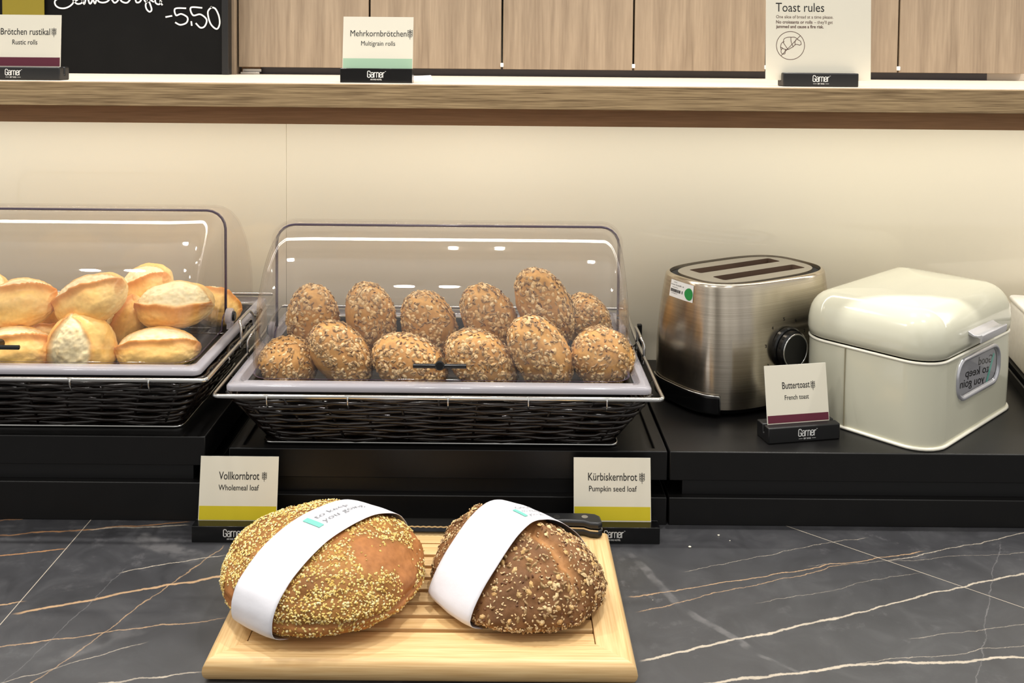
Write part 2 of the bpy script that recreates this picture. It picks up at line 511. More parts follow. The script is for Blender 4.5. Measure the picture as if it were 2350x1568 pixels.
# ------------------------------------------------------------------ mesh building
class MB:
    def __init__(self):
        self.b = bmesh.new()
        self.cl = None

    def _mat(self, faces, mi):
        for f in faces:
            f.material_index = mi

    def box(self, lo, hi, mi=0, mtx=None):
        x0, y0, z0 = lo
        x1, y1, z1 = hi
        vs = [self.b.verts.new(Vector(p) if mtx is None else mtx @ Vector(p)) for p in
              ((x0, y0, z0), (x1, y0, z0), (x1, y1, z0), (x0, y1, z0), (x0, y0, z1), (x1, y0, z1), (x1, y1, z1), (x0, y1, z1))]
        fs = [self.b.faces.new([vs[i] for i in q]) for q in
              ((0, 3, 2, 1), (4, 5, 6, 7), (0, 1, 5, 4), (1, 2, 6, 5), (2, 3, 7, 6), (3, 0, 4, 7))]
        self._mat(fs, mi)
        return self

    def loft(self, loops, closed=True, cap0=True, cap1=True, mi=0):
        """skin a list of equal-length point loops"""
        rows = [[self.b.verts.new(Vector(p)) for p in lp] for lp in loops]
        n = len(rows[0])
        fs = []
        for a, c in zip(rows, rows[1:]):
            for i in range(n if closed else n - 1):
                j = (i + 1) % n
                try:
                    fs.append(self.b.faces.new((a[i], a[j], c[j], c[i])))
                except ValueError:
                    pass
        if cap0:
            fs.append(self.b.faces.new(rows[0][::-1]))
        if cap1:
            fs.append(self.b.faces.new(rows[-1]))
        self._mat(fs, mi)
        return self

    def tube(self, pts, r, sides=8, closed=False, mi=0, taper=None):
        pts = [Vector(p) for p in pts]
        n = len(pts)
        loops = []
        up = Vector((0, 0, 1))
        prev = None
        for i, p in enumerate(pts):
            a = pts[(i - 1) % n] if (closed or i > 0) else p
            c = pts[(i + 1) % n] if (closed or i < n - 1) else p
            t = (c - a).normalized()
            if prev is None:
                s = t.cross(up)
                if s.length < 1e-3:
                    s = t.cross(Vector((1, 0, 0)))
            else:
                s = prev - t * prev.dot(t)
            s.normalize()
            prev = s
            q = s.cross(t)
            rr = r * (taper[i] if taper else 1)
            loops.append([p + (s * cos(2 * pi * k / sides) + q * sin(2 * pi * k / sides)) * rr for k in range(sides)])
        if closed:
            rows = [[self.b.verts.new(v) for v in lp] for lp in loops]
            for i in range(n):
                a, c = rows[i], rows[(i + 1) % n]
                for k in range(sides):
                    f = self.b.faces.new((a[k], a[(k + 1) % sides], c[(k + 1) % sides], c[k]))
                    f.material_index = mi
        else:
            self.loft(loops, mi=mi)
        return self

    def ribbon(self, pts, w, z=0, closed=False, mi=0, mtx=None):
        """flat stroke in the local XY plane with round ends"""
        P = [Vector((p[0], p[1])) for p in pts]
        n = len(P)
        L, R = [], []
        for i in range(n):
            a = P[(i - 1) % n] if (closed or i) else P[i]
            c = P[(i + 1) % n] if (closed or i < n - 1) else P[i]
            t = (c - a)
            if t.length < 1e-9:
                t = Vector((1, 0))
            t.normalize()
            nn = Vector((-t.y, t.x)) * w / 2
            if closed or 0 < i < n - 1:          # mitred corners keep the stroke's width
                sg = (c - P[i])
                if sg.length > 1e-9:
                    sg.normalize()
                    nn *= min(1.7, 1 / max(.3, abs(sg.dot(t))))
            e = Vector((0, 0))
            if not closed and i == 0:
                e = -t * w * .35
            if not closed and i == n - 1:
                e = t * w * .35
            L.append(P[i] + nn + e)
            R.append(P[i] - nn + e)

        def mk(p):
            v = Vector((p.x, p.y, z))
            return self.b.verts.new(mtx @ v if mtx else v)
        l = [mk(p) for p in L]
        r = [mk(p) for p in R]
        for i in range(n if closed else n - 1):
            j = (i + 1) % n
            f = self.b.faces.new((r[i], r[j], l[j], l[i]))
            f.material_index = mi
        return self

    def disc(self, c, nrm, r, h, sides=24, mi=0, bev=0):
        nrm = Vector(nrm).normalized()
        s = nrm.cross(Vector((0, 0, 1)))
        if s.length < 1e-3:
            s = Vector((1, 0, 0))
        s.normalize()
        q = nrm.cross(s)
        c = Vector(c)

        def ring(rr, hh):
            return [c + nrm * hh + (s * cos(2 * pi * k / sides) + q * sin(2 * pi * k / sides)) * rr for k in range(sides)]
        loops = [ring(r, 0), ring(r, h - bev)]
        if bev:
            loops.append(ring(r - bev, h))
        return self.loft(loops, mi=mi)

    def mesh(self, me, mtx, mi=0):
        """add a mesh datablock"""
        vs = [self.b.verts.new(mtx @ v.co) for v in me.vertices]
        for p in me.polygons:
            try:
                f = self.b.faces.new([vs[i] for i in p.vertices])
                f.material_index = mi
            except ValueError:
                pass
        return self

    def build(self, name, mat, parent=None, smooth=40, bevel=0, seg=2, colors=None, recalc=True, solid=None):
        if recalc:
            bmesh.ops.recalc_face_normals(self.b, faces=self.b.faces[:])
        me = bpy.data.meshes.new(name)
        self.b.to_mesh(me)
        self.b.free()
        for m in (mat if isinstance(mat, (list, tuple)) else [mat]):
            me.materials.append(m)
        if smooth:
            me.polygons.foreach_set('use_smooth', [True] * len(me.polygons))
            if smooth < 180:
                me.set_sharp_from_angle(angle=radians(smooth))
        if colors is not None:
            a = me.color_attributes.new('col', 'FLOAT_COLOR', 'POINT')
            a.data.foreach_set('color', [v for c in colors for v in (c[0], c[1], c[2], 1)])
        o = bpy.data.objects.new(name, me)
        COL.objects.link(o)
        if bevel:
            md = o.modifiers.new('bevel', 'BEVEL')
            md.width = bevel
            md.segments = seg
            md.limit_method = 'ANGLE'
            md.angle_limit = radians(50)
        if solid:
            md = o.modifiers.new('solid', 'SOLIDIFY')
            md.thickness = solid[0]
            md.offset = solid[1]
            if len(solid) > 2:
                md.material_offset_rim = solid[2]
        if parent:
            o.parent = parent
        return o


def thing(name, label, cat, loc=(0, 0, 0), rz=0, group=None):
    o = bpy.data.objects.new(name, None)
    COL.objects.link(o)
    o.location = loc
    o.rotation_euler = (0, 0, rz)
    o.empty_display_size = .02
    return tag(o, label, cat, group)


def tag(o, label, cat, group=None):
    o['label'] = label
    o['category'] = cat
    if group:
        o['group'] = group
    return o


def struct(o):
    o['kind'] = 'structure'
    return o


def rrect(x0, x1, y0, y1, r, n=6, z=0):
    r = max(r, 1e-4)
    pts = []
    for cx, cy, a0 in ((x1 - r, y0 + r, -pi / 2), (x1 - r, y1 - r, 0), (x0 + r, y1 - r, pi / 2), (x0 + r, y0 + r, pi)):
        for k in range(n + 1):
            a = a0 + pi / 2 * k / n
            pts.append((cx + r * cos(a), cy + r * sin(a), z))
    return pts


def slab(mb, x0, x1, y0, y1, z0, z1, r, bev=.002, n=6, mi=0, nb=3, botbev=None):
    """rounded-rectangle slab with rounded top and bottom edges"""
    bb_ = bev if botbev is None else botbev
    lp = []
    for k in range(nb + 1):
        a = pi / 2 * k / nb
        i = bb_ * (1 - sin(a))
        lp.append(rrect(x0 + i, x1 - i, y0 + i, y1 - i, r - i, n, z0 + bb_ * (1 - cos(a))))
    for k in range(nb + 1):
        a = pi / 2 * k / nb
        i = bev * (1 - cos(a))
        lp.append(rrect(x0 + i, x1 - i, y0 + i, y1 - i, r - i, n, z1 - bev * (1 - sin(a))))
    return mb.loft(lp, mi=mi)


_cap = {}


def text_mesh(s, x0, x1, base, cap, mtx, mb, bold=0.0, flip=False, mi=0):
    """lay a line of type between x0 and x1 on the local plane: capital height cap, baseline base"""
    cu = bpy.data.curves.new('type', 'FONT')
    cu.body = s
    cu.size = 1
    cu.offset = bold
    cu.resolution_u = 3
    o = bpy.data.objects.new('type', cu)
    me = bpy.data.meshes.new_from_object(o)
    xs = [v.co.x for v in me.vertices]
    if not xs:
        return
    a, b_ = min(xs), max(xs)
    sx = (x1 - x0) / (b_ - a)
    sy = cap / .69
    loc = Matrix.Translation((x0 - a * sx, base, 0)) @ Matrix.Diagonal((sx, sy, 1, 1))
    if flip:
        loc = Matrix.Translation((x0 + x1, 0, 0)) @ Matrix.Diagonal((-1, 1, 1, 1)) @ loc
    mb.mesh(me, mtx @ loc, mi)
    bpy.data.objects.remove(o)
    bpy.data.curves.remove(cu)
    bpy.data.meshes.remove(me)


# ------------------------------------------------------------------ the setting
ZR, ZL = .1016, .1165            # tops of the risers
YW = 1.70                        # cream wall
mb = MB()
mb.box((-3, -.2, -.04), (3, 1.72, 0))
counter = mb.build('countertop', M['stone'])
tag(counter, 'dark stone counter with gold and white veins carrying the bread board', 'counter')
mb = MB()
mb.box((-3, -.12, -.9), (3, 1.72, -.04))
struct(mb.build('wall_front', M['black']))
mb = MB()
mb.box((-3, -3, -.95), (3, 2.6, -.9))
struct(mb.build('floor', plain('floor_grey', (120, 112, 104), .5)))
mb = MB()
sx = atY(657, 420, YW).x
mb.box((-3, YW, 0), (sx - .0002, YW + .05, .56))
mb.box((sx + .0002, YW, 0), (3, YW + .05, .56))
struct(mb.build('wall_back', M['cream_wall'], bevel=.0006, seg=1))
mb = MB()
mb.box((-3, 2.25, .55), (3, 2.3, 2.0))
struct(mb.build('wall_rear', M['ceiling']))
mb = MB()
mb.box((-3, -.6, 1.98), (3, 2.3, 2.03))
# wood shelf
YS, ZS = 1.42, .592
sh = thing('wall_shelf', 'long oak shelf above the cream wall carrying three sign holders', 'shelf', (0, YS, .53))
mb = MB()
mb.box((-3, .0005, ZS - .53 - .0335), (3, .46, ZS - .53))
mb.build('shelf_board', M['shelf_lit'], sh)
mb = MB()
mb.box((-3, -.004, ZS - .53 - .035), (3, .0005, ZS - .53 - .0008))
mb.build('shelf_edge', M['shelf'], sh, bevel=.0008)
mb = MB()
mb.box((-3, .03, .0), (3, .055, ZS - .53 - .0336))
mb.build('shelf_beam', M['beam'], sh, bevel=.001)
# light strip under it
ls = thing('light_strip', 'slim aluminium light strip under the oak shelf', 'light', (0, 1.575, .5475))
mb = MB()
mb.box((-2.52, -.011, .002), (2.52, .011, .0105))
mb.build('light_strip_profile', M['steel_plain'], ls)
for k, (lx, ly) in enumerate(LAMPS):
    lt = thing('ceiling_lamp', 'round ceiling spot lamp above the counter, the outer pairs added as fill light', 'lamp', (lx, ly, 1.69), 0, 'ceiling spot lamps')
    mb = MB()
    mb.disc((0, 0, .003), (0, 0, 1), .045, .285, 24)
    mb.build('lamp_housing', M['steel_plain'], lt)
for lx in (-1.85, -.75, .35, 1.45):
    lt = thing('shelf_spot', 'round ceiling spot lamp over the oak shelf', 'lamp', (lx, 1.50, 1.9), 0, 'ceiling spots over the shelf')
    mb = MB()
    mb.disc((0, 0, .003), (0, 0, 1), .05, .075, 24)
    mb.build('lamp_housing', M['steel_plain'], lt)
for lx in (-.0775, 0):
    lt = thing('shelf_downlight', 'small round downlight in the underside of the oak shelf beam', 'lamp', (lx, 1.497, .550), 0, 'shelf downlights')
    mb = MB()
    mb.disc((0, 0, .0), (0, 0, 1), .009, .003, 16)
    mb.build('lens', M['glow'], lt)
    mb = MB()
    ring = [(.0115 * cos(a), .0115 * sin(a), .0015) for a in [2 * pi * i / 24 for i in range(24)]]
    mb.tube(ring, .002, 6, True)
    mb.build('bezel', M['chrome'], lt)

# cupboards behind the shelf
YC = 1.81
ZC = .6055
DX = [atY(p, 80, YC).x for p in (545.5, 848, 1152.5, 1454.5, 1759, 2063, 2368, 2672)]
clabels = ['pale wood two-door wall cupboard beside the chalkboard', 'pale wood two-door wall cupboard behind the multigrain and toast signs',
           'pale wood two-door wall cupboard behind the toast rules sign, at the shelf end', '']
for i in (0, 2, 4):
    c = thing('wall_cupboard', clabels[i // 2], 'cupboard', (DX[i], YC, ZC), 0, 'pale wood wall cupboards')
    wd = DX[i + 2] - DX[i]
    mb = MB()
    mb.box((.001, .022, .004), (wd - .001, .36, .85))
    mb.build('carcass', M['gap'], c)
    for k in (0, 1):
        mb = MB()
        a = DX[i + k] - DX[i] + .0017
        e = DX[i + k + 1] - DX[i] - .0017
        mb.box((a, 0, 0), (e, .019, .85))
        mb.build('door', M['cab'], c, bevel=.0008)
    for k in (1, 2):
        mb = MB()
        a = DX[i + k] - DX[i]
        slab(mb, a - .003, a + .003, -.004, .012, .004, .0115, .0015, .001, 3)
        mb.build('bumper', M['white'], c)
mb = MB()
mb.box((atY(527, 80, 1.80).x, 1.80, ZS), (DX[0] - .002, 2.16, 1.45))
cp = mb.build('cupboard_side_panel', M['cab'], bevel=.001)
tag(cp, 'narrow upright wood side panel between chalkboard and cupboard', 'panel')
mb = MB()
mb.box((atY(600, 160, 1.835).x, 1.835, ZS), (atY(2265, 175, 1.835).x, 1.85, ZC + .003))
struct(mb.build('baseboard_back', M['plinth']))
mb = MB()
mb.box((atY(2265, 175, 1.835).x + .001, 1.837, ZS), (1.6, 1.86, ZC + .003))
struct(mb.build('trim_1', M['shelf_lit']))
mb = MB()
mb.box((DX[0] + .002, 1.83, ZS), (atY(600, 160, 1.835).x - .001, 1.85, ZC + .003))
struct(mb.build('trim_2', M['beam']))
mb = MB()
p0 = atZ(551, 168, ZS)
mb.box((-.482, 1.812, ZS + .0005), (-.447, 1.828, ZS + .0045))
mb.box((-.482, 1.826, ZS + .0005), (-.447, 1.828, ZS + .010))
br = mb.build('metal_bracket', M['steel_plain'], bevel=.0004)
tag(br, 'small grey metal bracket on the shelf under the cupboard', 'bracket')

# chalkboard
YB = 1.768
xr = atY(524, 100, YB).x
cb = thing('chalkboard', 'black chalkboard with white handwriting and a price standing on the shelf', 'chalkboard', (xr, YB, ZS), 0)
mb = MB()
mb.box((-.62, .006, .0), (-.012, .018, .60))
mb.build('writing_surface', M['board_black'], cb)
mb = MB()
mb.box((-.012, 0, 0), (0, .022, .60))
mb.box((-.632, 0, 0), (-.62, .022, .60))
mb.box((-.62, 0, .588), (-.012, .022, .60))
mb.build('frame', M['matt_black'], cb, bevel=.001)


def cbp(px, py):
    v = atY(px, py, YB + .0055)
    return (v.x - xr, v.z - ZS)


CH = Matrix(((1, 0, 0, 0), (0, 0, -1, .0055), (0, 1, 0, 0), (0, 0, 0, 1)))


def smoothpts(pts, n=8):
    out = []
    m = len(pts)
    for i in range(m - 1):
        p0, p1, p2, p3 = pts[max(i - 1, 0)], pts[i], pts[i + 1], pts[min(i + 2, m - 1)]
        for k in range(n):
            t = k / n
            out.append(tuple(.5 * ((2 * p1[j]) + (-p0[j] + p2[j]) * t + (2 * p0[j] - 5 * p1[j] + 4 * p2[j] - p3[j]) * t * t + (-p0[j] + 3 * p1[j] - 3 * p2[j] + p3[j]) * t ** 3) for j in range(2)))
    out.append(tuple(pts[-1]))
    return out


mb = MB()
strokes = [[(381, 39), (394, 36.5)], [(426, 19), (402, 20), (404, 35), (416, 32), (430, 40), (428, 52), (414, 57), (403, 52)],
           [(439, 50), (440, 58)], [(463, 18), (438, 17.5), (443, 35), (460, 33), (474, 45), (470, 60), (460, 63.5), (450, 54)],
           [(486, 16), (477, 28), (483, 54), (497, 66.5), (504, 55), (502, 36), (494, 20), (484, 16.5)],
           [(150, -8), (128, 0), (127, 11), (136, 18), (150, 18.5), (163, 12), (169, 2), (160, -8)],
           [(170, 4), (178, -1), (174, -6), (171, 3), (178, 9), (188, 6), (190, -6)],
           [(186, -6), (193, 9), (197, -2), (201, -5), (205, 7), (209, 7), (213, -3)], [(213, -3), (218, 8), (222, -4)],
           [(224, -6), (226, 3), (236, 6), (247, 3), (254, -6)], [(254, -6), (262, 6), (270, 2), (274, -8)],
           [(274, -8), (279, 3), (292, 6), (302, -6)], [(310, -6), (313, 5), (321, 4), (328, -8)],
           [(328, -8), (334, 4), (342, 2), (346, -6)], [(346, -6), (335, 8), (336, 20), (343, 27), (348, 22), (344, 8), (340, -2), (352, 4)],
           [(356, -8), (357, 6), (365, 10), (370, 3)], [(370, -8), (368, 4), (372, 11)]]
for s_ in strokes:
    pts = [cbp(*p) for p in s_]
    mb.ribbon(smoothpts(pts) if len(pts) > 2 else pts, .0028, 0, mtx=CH)
mb.build('handwriting', M['chalk'], cb, recalc=False, smooth=0)
po = thing('poster', 'olive green notice fixed to the chalkboard behind the rustic rolls sign', 'poster', (0, 0, 0))
a, b_ = atY(5, 0, YB - .002), atY(101, 0, YB - .002)
mb = MB()
mb.box((a.x, YB - .002, ZS + .05), (b_.x, YB - .0004, ZS + .2))
mb.build('poster_sheet', M['olive'], po)


# ------------------------------------------------------------------ risers
def riser(label, x0, x1, ztop, rim=True, left_bevel=False):
    yf, yb = 1.305, 1.695
    t = thing('display_riser', label, 'riser', ((x0 + x1) / 2, yf, 0), 0, 'black buffet risers')
    h = (x1 - x0) / 2
    mb = MB()
    if rim:
        rw, dp = .016, .006
        o = [(-h, 0), (h, 0), (h, yb - yf), (-h, yb - yf)]
        i_ = [(-h + rw, rw * .7), (h - rw, rw * .7), (h - rw, yb - yf - rw), (-h + rw, yb - yf - rw)]
        zb = ztop - .040
        mb.loft([[(*p, zb) for p in o], [(*p, ztop) for p in o], [(*p, ztop) for p in i_], [(*p, ztop - dp) for p in i_]])
    else:
        mb.box((-h, 0, ztop - .040), (h, yb - yf, ztop))
    mb.build('top_tray', M['black'], t, bevel=.0014, smooth=30)
    mb = MB()
    mb.box((-h + .02, .012, .038), (h - .02, yb - yf - .01, ztop - .040))
    mb.build('spacer', M['matt_black'], t)
    mb = MB()
    mb.box((-h, 0, 0), (h, yb - yf, .038 + (ztop - ZR)))
    mb.build('bottom_box', M['black'], t, bevel=.0012)
    return t


riser('black two-tier riser under the basket of rustic white rolls', -1.05, -.3963, ZL, False)
riser('black two-tier riser with recessed top under the basket of multigrain rolls', -.3645, .2296, ZR, True)
riser('black two-tier riser under the toaster and cream bread box', .2326, 1.1, ZR, False)
# ------------------------------------------------------------------ sign holders
def icon(mb, cx, cy, h, mtx, w_=None):
    """ear of grain"""
    s = h
    lw = w_ or h * .05
    mb.ribbon([(cx, cy - s * .62), (cx, cy + s * .32)], lw, mtx=mtx)
    for sg in (-1, 1):
        for k in range(3):
            y0 = cy - s * .34 + k * s * .27
            x1 = cx + sg * s * .27
            mb.ribbon(smoothpts([(cx, y0), (cx + sg * s * .17, y0 + s * .02), (x1, y0 + s * .12), (x1, y0 + s * .27)], 3), lw, z=.00004, mtx=mtx)
            mb.ribbon([(x1, y0 + s * .26), (cx + sg * s * .14, y0 + s * .2), (cx, y0 + s * .1)], lw * .8, z=.00008, mtx=mtx)
    mb.ribbon([(cx - s * .11, cy + s * .36), (cx, cy + s * .55), (cx + s * .11, cy + s * .36), (cx, cy + s * .22)], lw, closed=True, mtx=mtx)


def garner(mb, x, y, h, mtx):
    """the tall condensed word on the holders, drawn in even strokes"""
    G_ = {'G': (.42, .14, [[(.42, .76), (.42, .9), (.33, 1), (.09, 1), (0, .9), (0, .1), (.09, 0), (.33, 0), (.42, .1), (.42, .46), (.25, .46)]]),
          'a': (.36, .14, [[(.02, .62), (.02, .7), (.1, .78), (.27, .78), (.36, .69), (.36, 0)], [(.36, .45), (.1, .45), (0, .36), (0, .09), (.09, 0), (.25, 0), (.36, .1)]]),
          'r': (.24, .15, [[(0, 0), (0, .78)], [(0, .58), (.1, .76), (.25, .78)]]),
          'n': (.36, .14, [[(0, 0), (0, .78)], [(0, .6), (.1, .78), (.26, .78), (.36, .69), (.36, 0)]]),
          'e': (.36, .14, [[(0, .42), (.36, .42), (.36, .69), (.27, .78), (.09, .78), (0, .69), (0, .09), (.09, 0), (.27, 0), (.36, .09), (.36, .2)]])}
    k = 0
    for ch in 'Garner':
        wd, adv, sts = G_[ch]
        for st in sts:
            k += 1
            mb.ribbon([(x + a * h, y + b_ * h) for a, b_ in st], h * .11, z=.00005 * (k % 4), mtx=mtx)
        x += (wd + adv) * h


def upright(o, ey):
    """plane matrix: local x -> x, local y -> up along ey, at o"""
    ey = Vector(ey).normalized()
    ex = Vector((1, 0, 0))
    ez = ex.cross(ey)
    return Matrix(((ex.x, ey.x, ez.x, o[0]), (ex.y, ey.y, ez.y, o[1]), (ex.z, ey.z, ez.z, o[2]), (0, 0, 0, 1)))


def sign(label, loc, rz, cw, ch, stripe, smat, lines, ico, bw, bd, bh, boff=0, lean=9, sub='AN IHG HOTEL', dashes=False, bevel=.0006, logo_x=None, slot=None):
    """cream card in a slotted black holder; origin at the front bottom centre of the holder"""
    t = thing('sign_holder', label, 'sign', loc, rz, 'sign holders with printed cards')
    sd = slot if slot is not None else bd * .5
    mb = MB()
    x0, x1 = boff - bw / 2, boff + bw / 2
    g = .0016
    prof = [(0, 0), (bd, 0), (bd, bh), (sd + g, bh), (sd + g, bh - .012), (sd - g, bh - .012), (sd - g, bh), (0, bh)]
    mb.loft([[(x0, y, z) for y, z in prof], [(x1, y, z) for y, z in prof]])
    base = mb.build('base', M['matt_black'] if dashes else M['gloss_black'], t, smooth=30, bevel=bevel)
    # logo on the front face
    mb = MB()
    m = upright((logo_x or 0, -.0003, 0), (0, 0, 1))
    lh = bh * .43
    lw = lh * 2.74
    zb = bh * .385
    garner(mb, -lw / 2, zb, lh, m)
    mb.ribbon([(lw / 2 + lh * .05, zb + lh * .95), (lw / 2 + lh * .2, zb + lh * .95)], lh * .06, mtx=m)
    if dashes:
        text_mesh('BY IHG', -lw * .2, lw * .2, bh * .18, bh * .09, m, mb, bold=.02)
        mb.ribbon([(-lw * .48, bh * .225), (-lw * .27, bh * .225)], bh * .02, mtx=m)
        mb.ribbon([(lw * .27, bh * .225), (lw * .48, bh * .225)], bh * .02, mtx=m)
    else:
        text_mesh(sub, -lw * .34, lw * .34, bh * .19, bh * .095, m, mb, bold=.02)
    mb.build('logo', M['white'], base, smooth=0, recalc=False)
    a = radians(lean)
    ey = Vector((0, sin(a), cos(a)))
    nz = Vector((0, -cos(a), sin(a)))
    o = Vector((0, sd, bh - .0115))
    th = .0011
    sunk = .0115
    # card body: a thin board leaning back in the slot
    mb = MB()
    q = [o + Vector((sx_ * cw / 2, 0, 0)) for sx_ in (-1, 1)]
    topv = ey * (ch + sunk)
    lo_f = [q[0] + nz * th / 2, q[1] + nz * th / 2, q[1] - nz * th / 2, q[0] - nz * th / 2]
    mb.loft([lo_f, [p + topv for p in lo_f]])
    bm_ = mb.b
    bm_.faces.ensure_lookup_table()
    for f in bm_.faces:
        n_ = f.calc_center_median() - (o + ey * (ch + sunk) / 2)
        f.material_index = 0 if abs(n_.dot(nz)) > th * .4 else 1
    card = mb.build('card', [M['card'], M['edge']], t, smooth=0)
    # plane of the print; local x from the card's left edge, y up from the card's top
    pm = upright(o + topv + Vector((-cw / 2, 0, 0)) + nz * (th / 2 + .0002), ey)
    if stripe:
        mb = MB()
        y0, y1 = -stripe[0] * cw, -stripe[1] * cw
        vs = [pm @ Vector(p) for p in ((.0008, y1, 0), (cw - .0008, y1, 0), (cw - .0008, y0, 0), (.0008, y0, 0))]
        mb.b.faces.new([mb.b.verts.new(v) for v in vs])
        mb.build('stripe', smat, card, smooth=0, recalc=False)
    mb = MB()
    for s_, a_, b_, base_, cap_, bold in lines:
        text_mesh(s_, a_ * cw, b_ * cw, -base_ * cw, cap_ * cw, pm, mb, bold)
    mb.build('lettering', M['ink'], card, smooth=0, recalc=False)
    if ico:
        mb = MB()
        icon(mb, (ico[0] + ico[1]) / 2 * cw, -ico[2] * cw, ico[3] * cw, pm)
        mb.build('grain_symbol', M['ink'], card, smooth=0, recalc=False)
    return t, card, pm


sign('yellow-striped card reading Vollkornbrot, wholemeal loaf, in a black holder on the stone', (-.343, 1.2475, 0), 0, .1035, .080, (.61, .78), M['yellow'],
     [('Vollkornbrot', .243, .76, .285, .096, .005), ('Wholemeal loaf', .243, .76, .417, .068, .005)], (.785, .865, .245, .10), .1085, .036, .0215, lean=10)
sign('yellow-striped card reading Kürbiskernbrot, pumpkin seed loaf, in a black holder behind the knife', (.1525, 1.2535, 0), 0, .1025, .080, (.61, .78), M['yellow'],
     [('Kürbiskernbrot', .187, .824, .285, .096, .005), ('Pumpkin seed loaf', .198, .819, .42, .068, .005)], (.845, .93, .25, .115), .118, .036, .0215, lean=10, boff=.001)
xm = atY(863, 190, 1.455).x
sign('mint-striped card reading Mehrkornbrötchen, multigrain rolls, in a black holder on the oak shelf', (xm, 1.455, ZS), 0, .1055, .078, (.60, .74), M['mint'],
     [('Mehrkornbrötchen', .104, .905, .282, .088, 0), ('Multigrain rolls', .26, .745, .415, .066, 0)], (.925, .985, .245, .12), .107, .030, .0215, lean=8)
xm = atY(42, 180, 1.445).x
sign('burgundy-striped Brötchen rustikal card in a rounded black holder on the oak shelf', (xm, 1.445, ZS), 0, .1095, .0775, (.58, .70), M['burgundy'],
     [('Brötchen rustikal', .18, .852, .272, .088, .005), ('Rustic rolls', .341, .682, .405, .066, .005)], (.875, .935, .235, .105), .1225, .032, .0195, lean=4,
     dashes=True, bevel=.0022, logo_x=-.0075)
pA = atZ(1762, 1021, ZR)
pB = atZ(1929, 1008, ZR)
ang = atan2(pB.y - pA.y, pB.x - pA.x)
sign('burgundy-striped Buttertoast card in a black holder before the cream bread box', ((pA.x + pB.x) / 2, (pA.y + pB.y) / 2, ZR), ang, .0945, .078, (.72, .83), M['burgundy'],
     [('Buttertoast', .27, .715, .345, .098, .005), ('French toast', .30, .69, .505, .068, .005)], (.735, .80, .315, .115), .1085, .036, .0225, lean=10, dashes=True, bevel=.0025, logo_x=.004, slot=.016)
xm = atY(1884, 196, 1.452).x
tt, card, pm = sign('tall cream toast rules card with a crossed-out croissant in a black holder', (xm, 1.452, ZS), 0, .1572, .205, None, None, [], None,
                    .112, .030, .0205, lean=3, dashes=True, bevel=.0022, slot=.014)
# printed matter of the toast rules, measured from the card's lower edge
cw_ = .1572
k_ = cw_ / 243
ox = 1755.5


def tp(px, py):
    return ((px - ox) * k_, -(.205 + .0) + (182 - py) * k_)


mb = MB()
for s_, xa, xb, yb_, cap_, bold in [('Toast rules', 1778, 1890, 41, 20.5, .0), ]:
    a = tp(xa, yb_)
    text_mesh(s_, a[0], tp(xb, 0)[0], a[1], cap_ * k_, pm, mb, bold)
mb.build('heading', M['ink'], card, smooth=0, recalc=False)
mb = MB()
for s_, xa, xb, yb_, cap_, bold in [('One slice of bread at a time please.', 1779, 1911, 56.5, 7.2, .002), ('No croissants or rolls', 1779, 1863, 68.5, 7.2, .016),
                                    ("– they'll get", 1867, 1910, 68.5, 7.2, .002), ('jammed and cause a fire risk.', 1779, 1889, 79, 7.2, .02)]:
    a = tp(xa, yb_)
    text_mesh(s_, a[0], tp(xb, 0)[0], a[1], cap_ * k_, pm, mb, bold)
mb.build('lettering', M['brown_ink'], card, smooth=0, recalc=False)
mb = MB()
mb.ribbon([tp(1778, 4.5), tp(1811, 4.5)], 1.2 * k_, mtx=pm)
mb.build('rule_line', M['brown_ink'], card, smooth=0, recalc=False)
mb = MB()
c0 = tp(1812.5, 119.5)
R_ = 32.5 * k_
lw = 1.3 * k_
mb.ribbon([(c0[0] + R_ * cos(2 * pi * i / 48), c0[1] + R_ * sin(2 * pi * i / 48)) for i in range(48)], lw, closed=True, mtx=pm)
zz = lambda zx, zy: tp(1700 + zx / 3.615, zy / 3.615)
mb.ribbon([zz(487, 350), zz(330, 517)], lw, mtx=pm)
for pts in ([(330, 470), (324, 440), (335, 410), (355, 400)], [(345, 405), (355, 375), (385, 363), (410, 362)], [(410, 363), (440, 362), (462, 375), (470, 385)],
            [(468, 383), (490, 395), (496, 420), (482, 428)], [(482, 428), (462, 422), (448, 424), (430, 440)], [(430, 442), (405, 455), (390, 464), (372, 466)],
            [(372, 466), (362, 475), (362, 498), (350, 504)], [(350, 504), (336, 500), (328, 485), (330, 470)],
            [(330, 470), (340, 456), (350, 460), (372, 466)], [(345, 405), (362, 430), (385, 464)], [(410, 363), (412, 400), (428, 440)], [(452, 382), (444, 405), (446, 425)],
            [(326, 446), (345, 456)]):
    mb.ribbon(smoothpts([zz(*p) for p in pts], 5), lw, mtx=pm)
mb.build('croissant_symbol', M['brown_ink'], card, smooth=0, recalc=False)

# small paper behind the multigrain sign
p0 = atZ(950, 181, ZS)
mb = MB()
mb.loft([[(p0.x - .02, 1.60, ZS), (p0.x + .034, 1.60, ZS), (p0.x + .034, 1.61, ZS), (p0.x - .02, 1.61, ZS)],
         [(p0.x - .02, 1.602, ZS + .004), (p0.x + .031, 1.602, ZS + .0075), (p0.x + .031, 1.612, ZS + .0075), (p0.x - .02, 1.612, ZS + .004)]])
pp = mb.build('paper_slip', M['paper'], None, smooth=0)
tag(pp, 'small white folded paper slip on the oak shelf behind the multigrain sign', 'paper')

# ------------------------------------------------------------------ wicker baskets with chrome frame
BXc, BYf, BYb = -.0795, 1.272, 1.672      # rim centre in x, front and back of the rim wire
BW, BD = .594, BYb - BYf
RIM = .0885                                # rim height over the riser


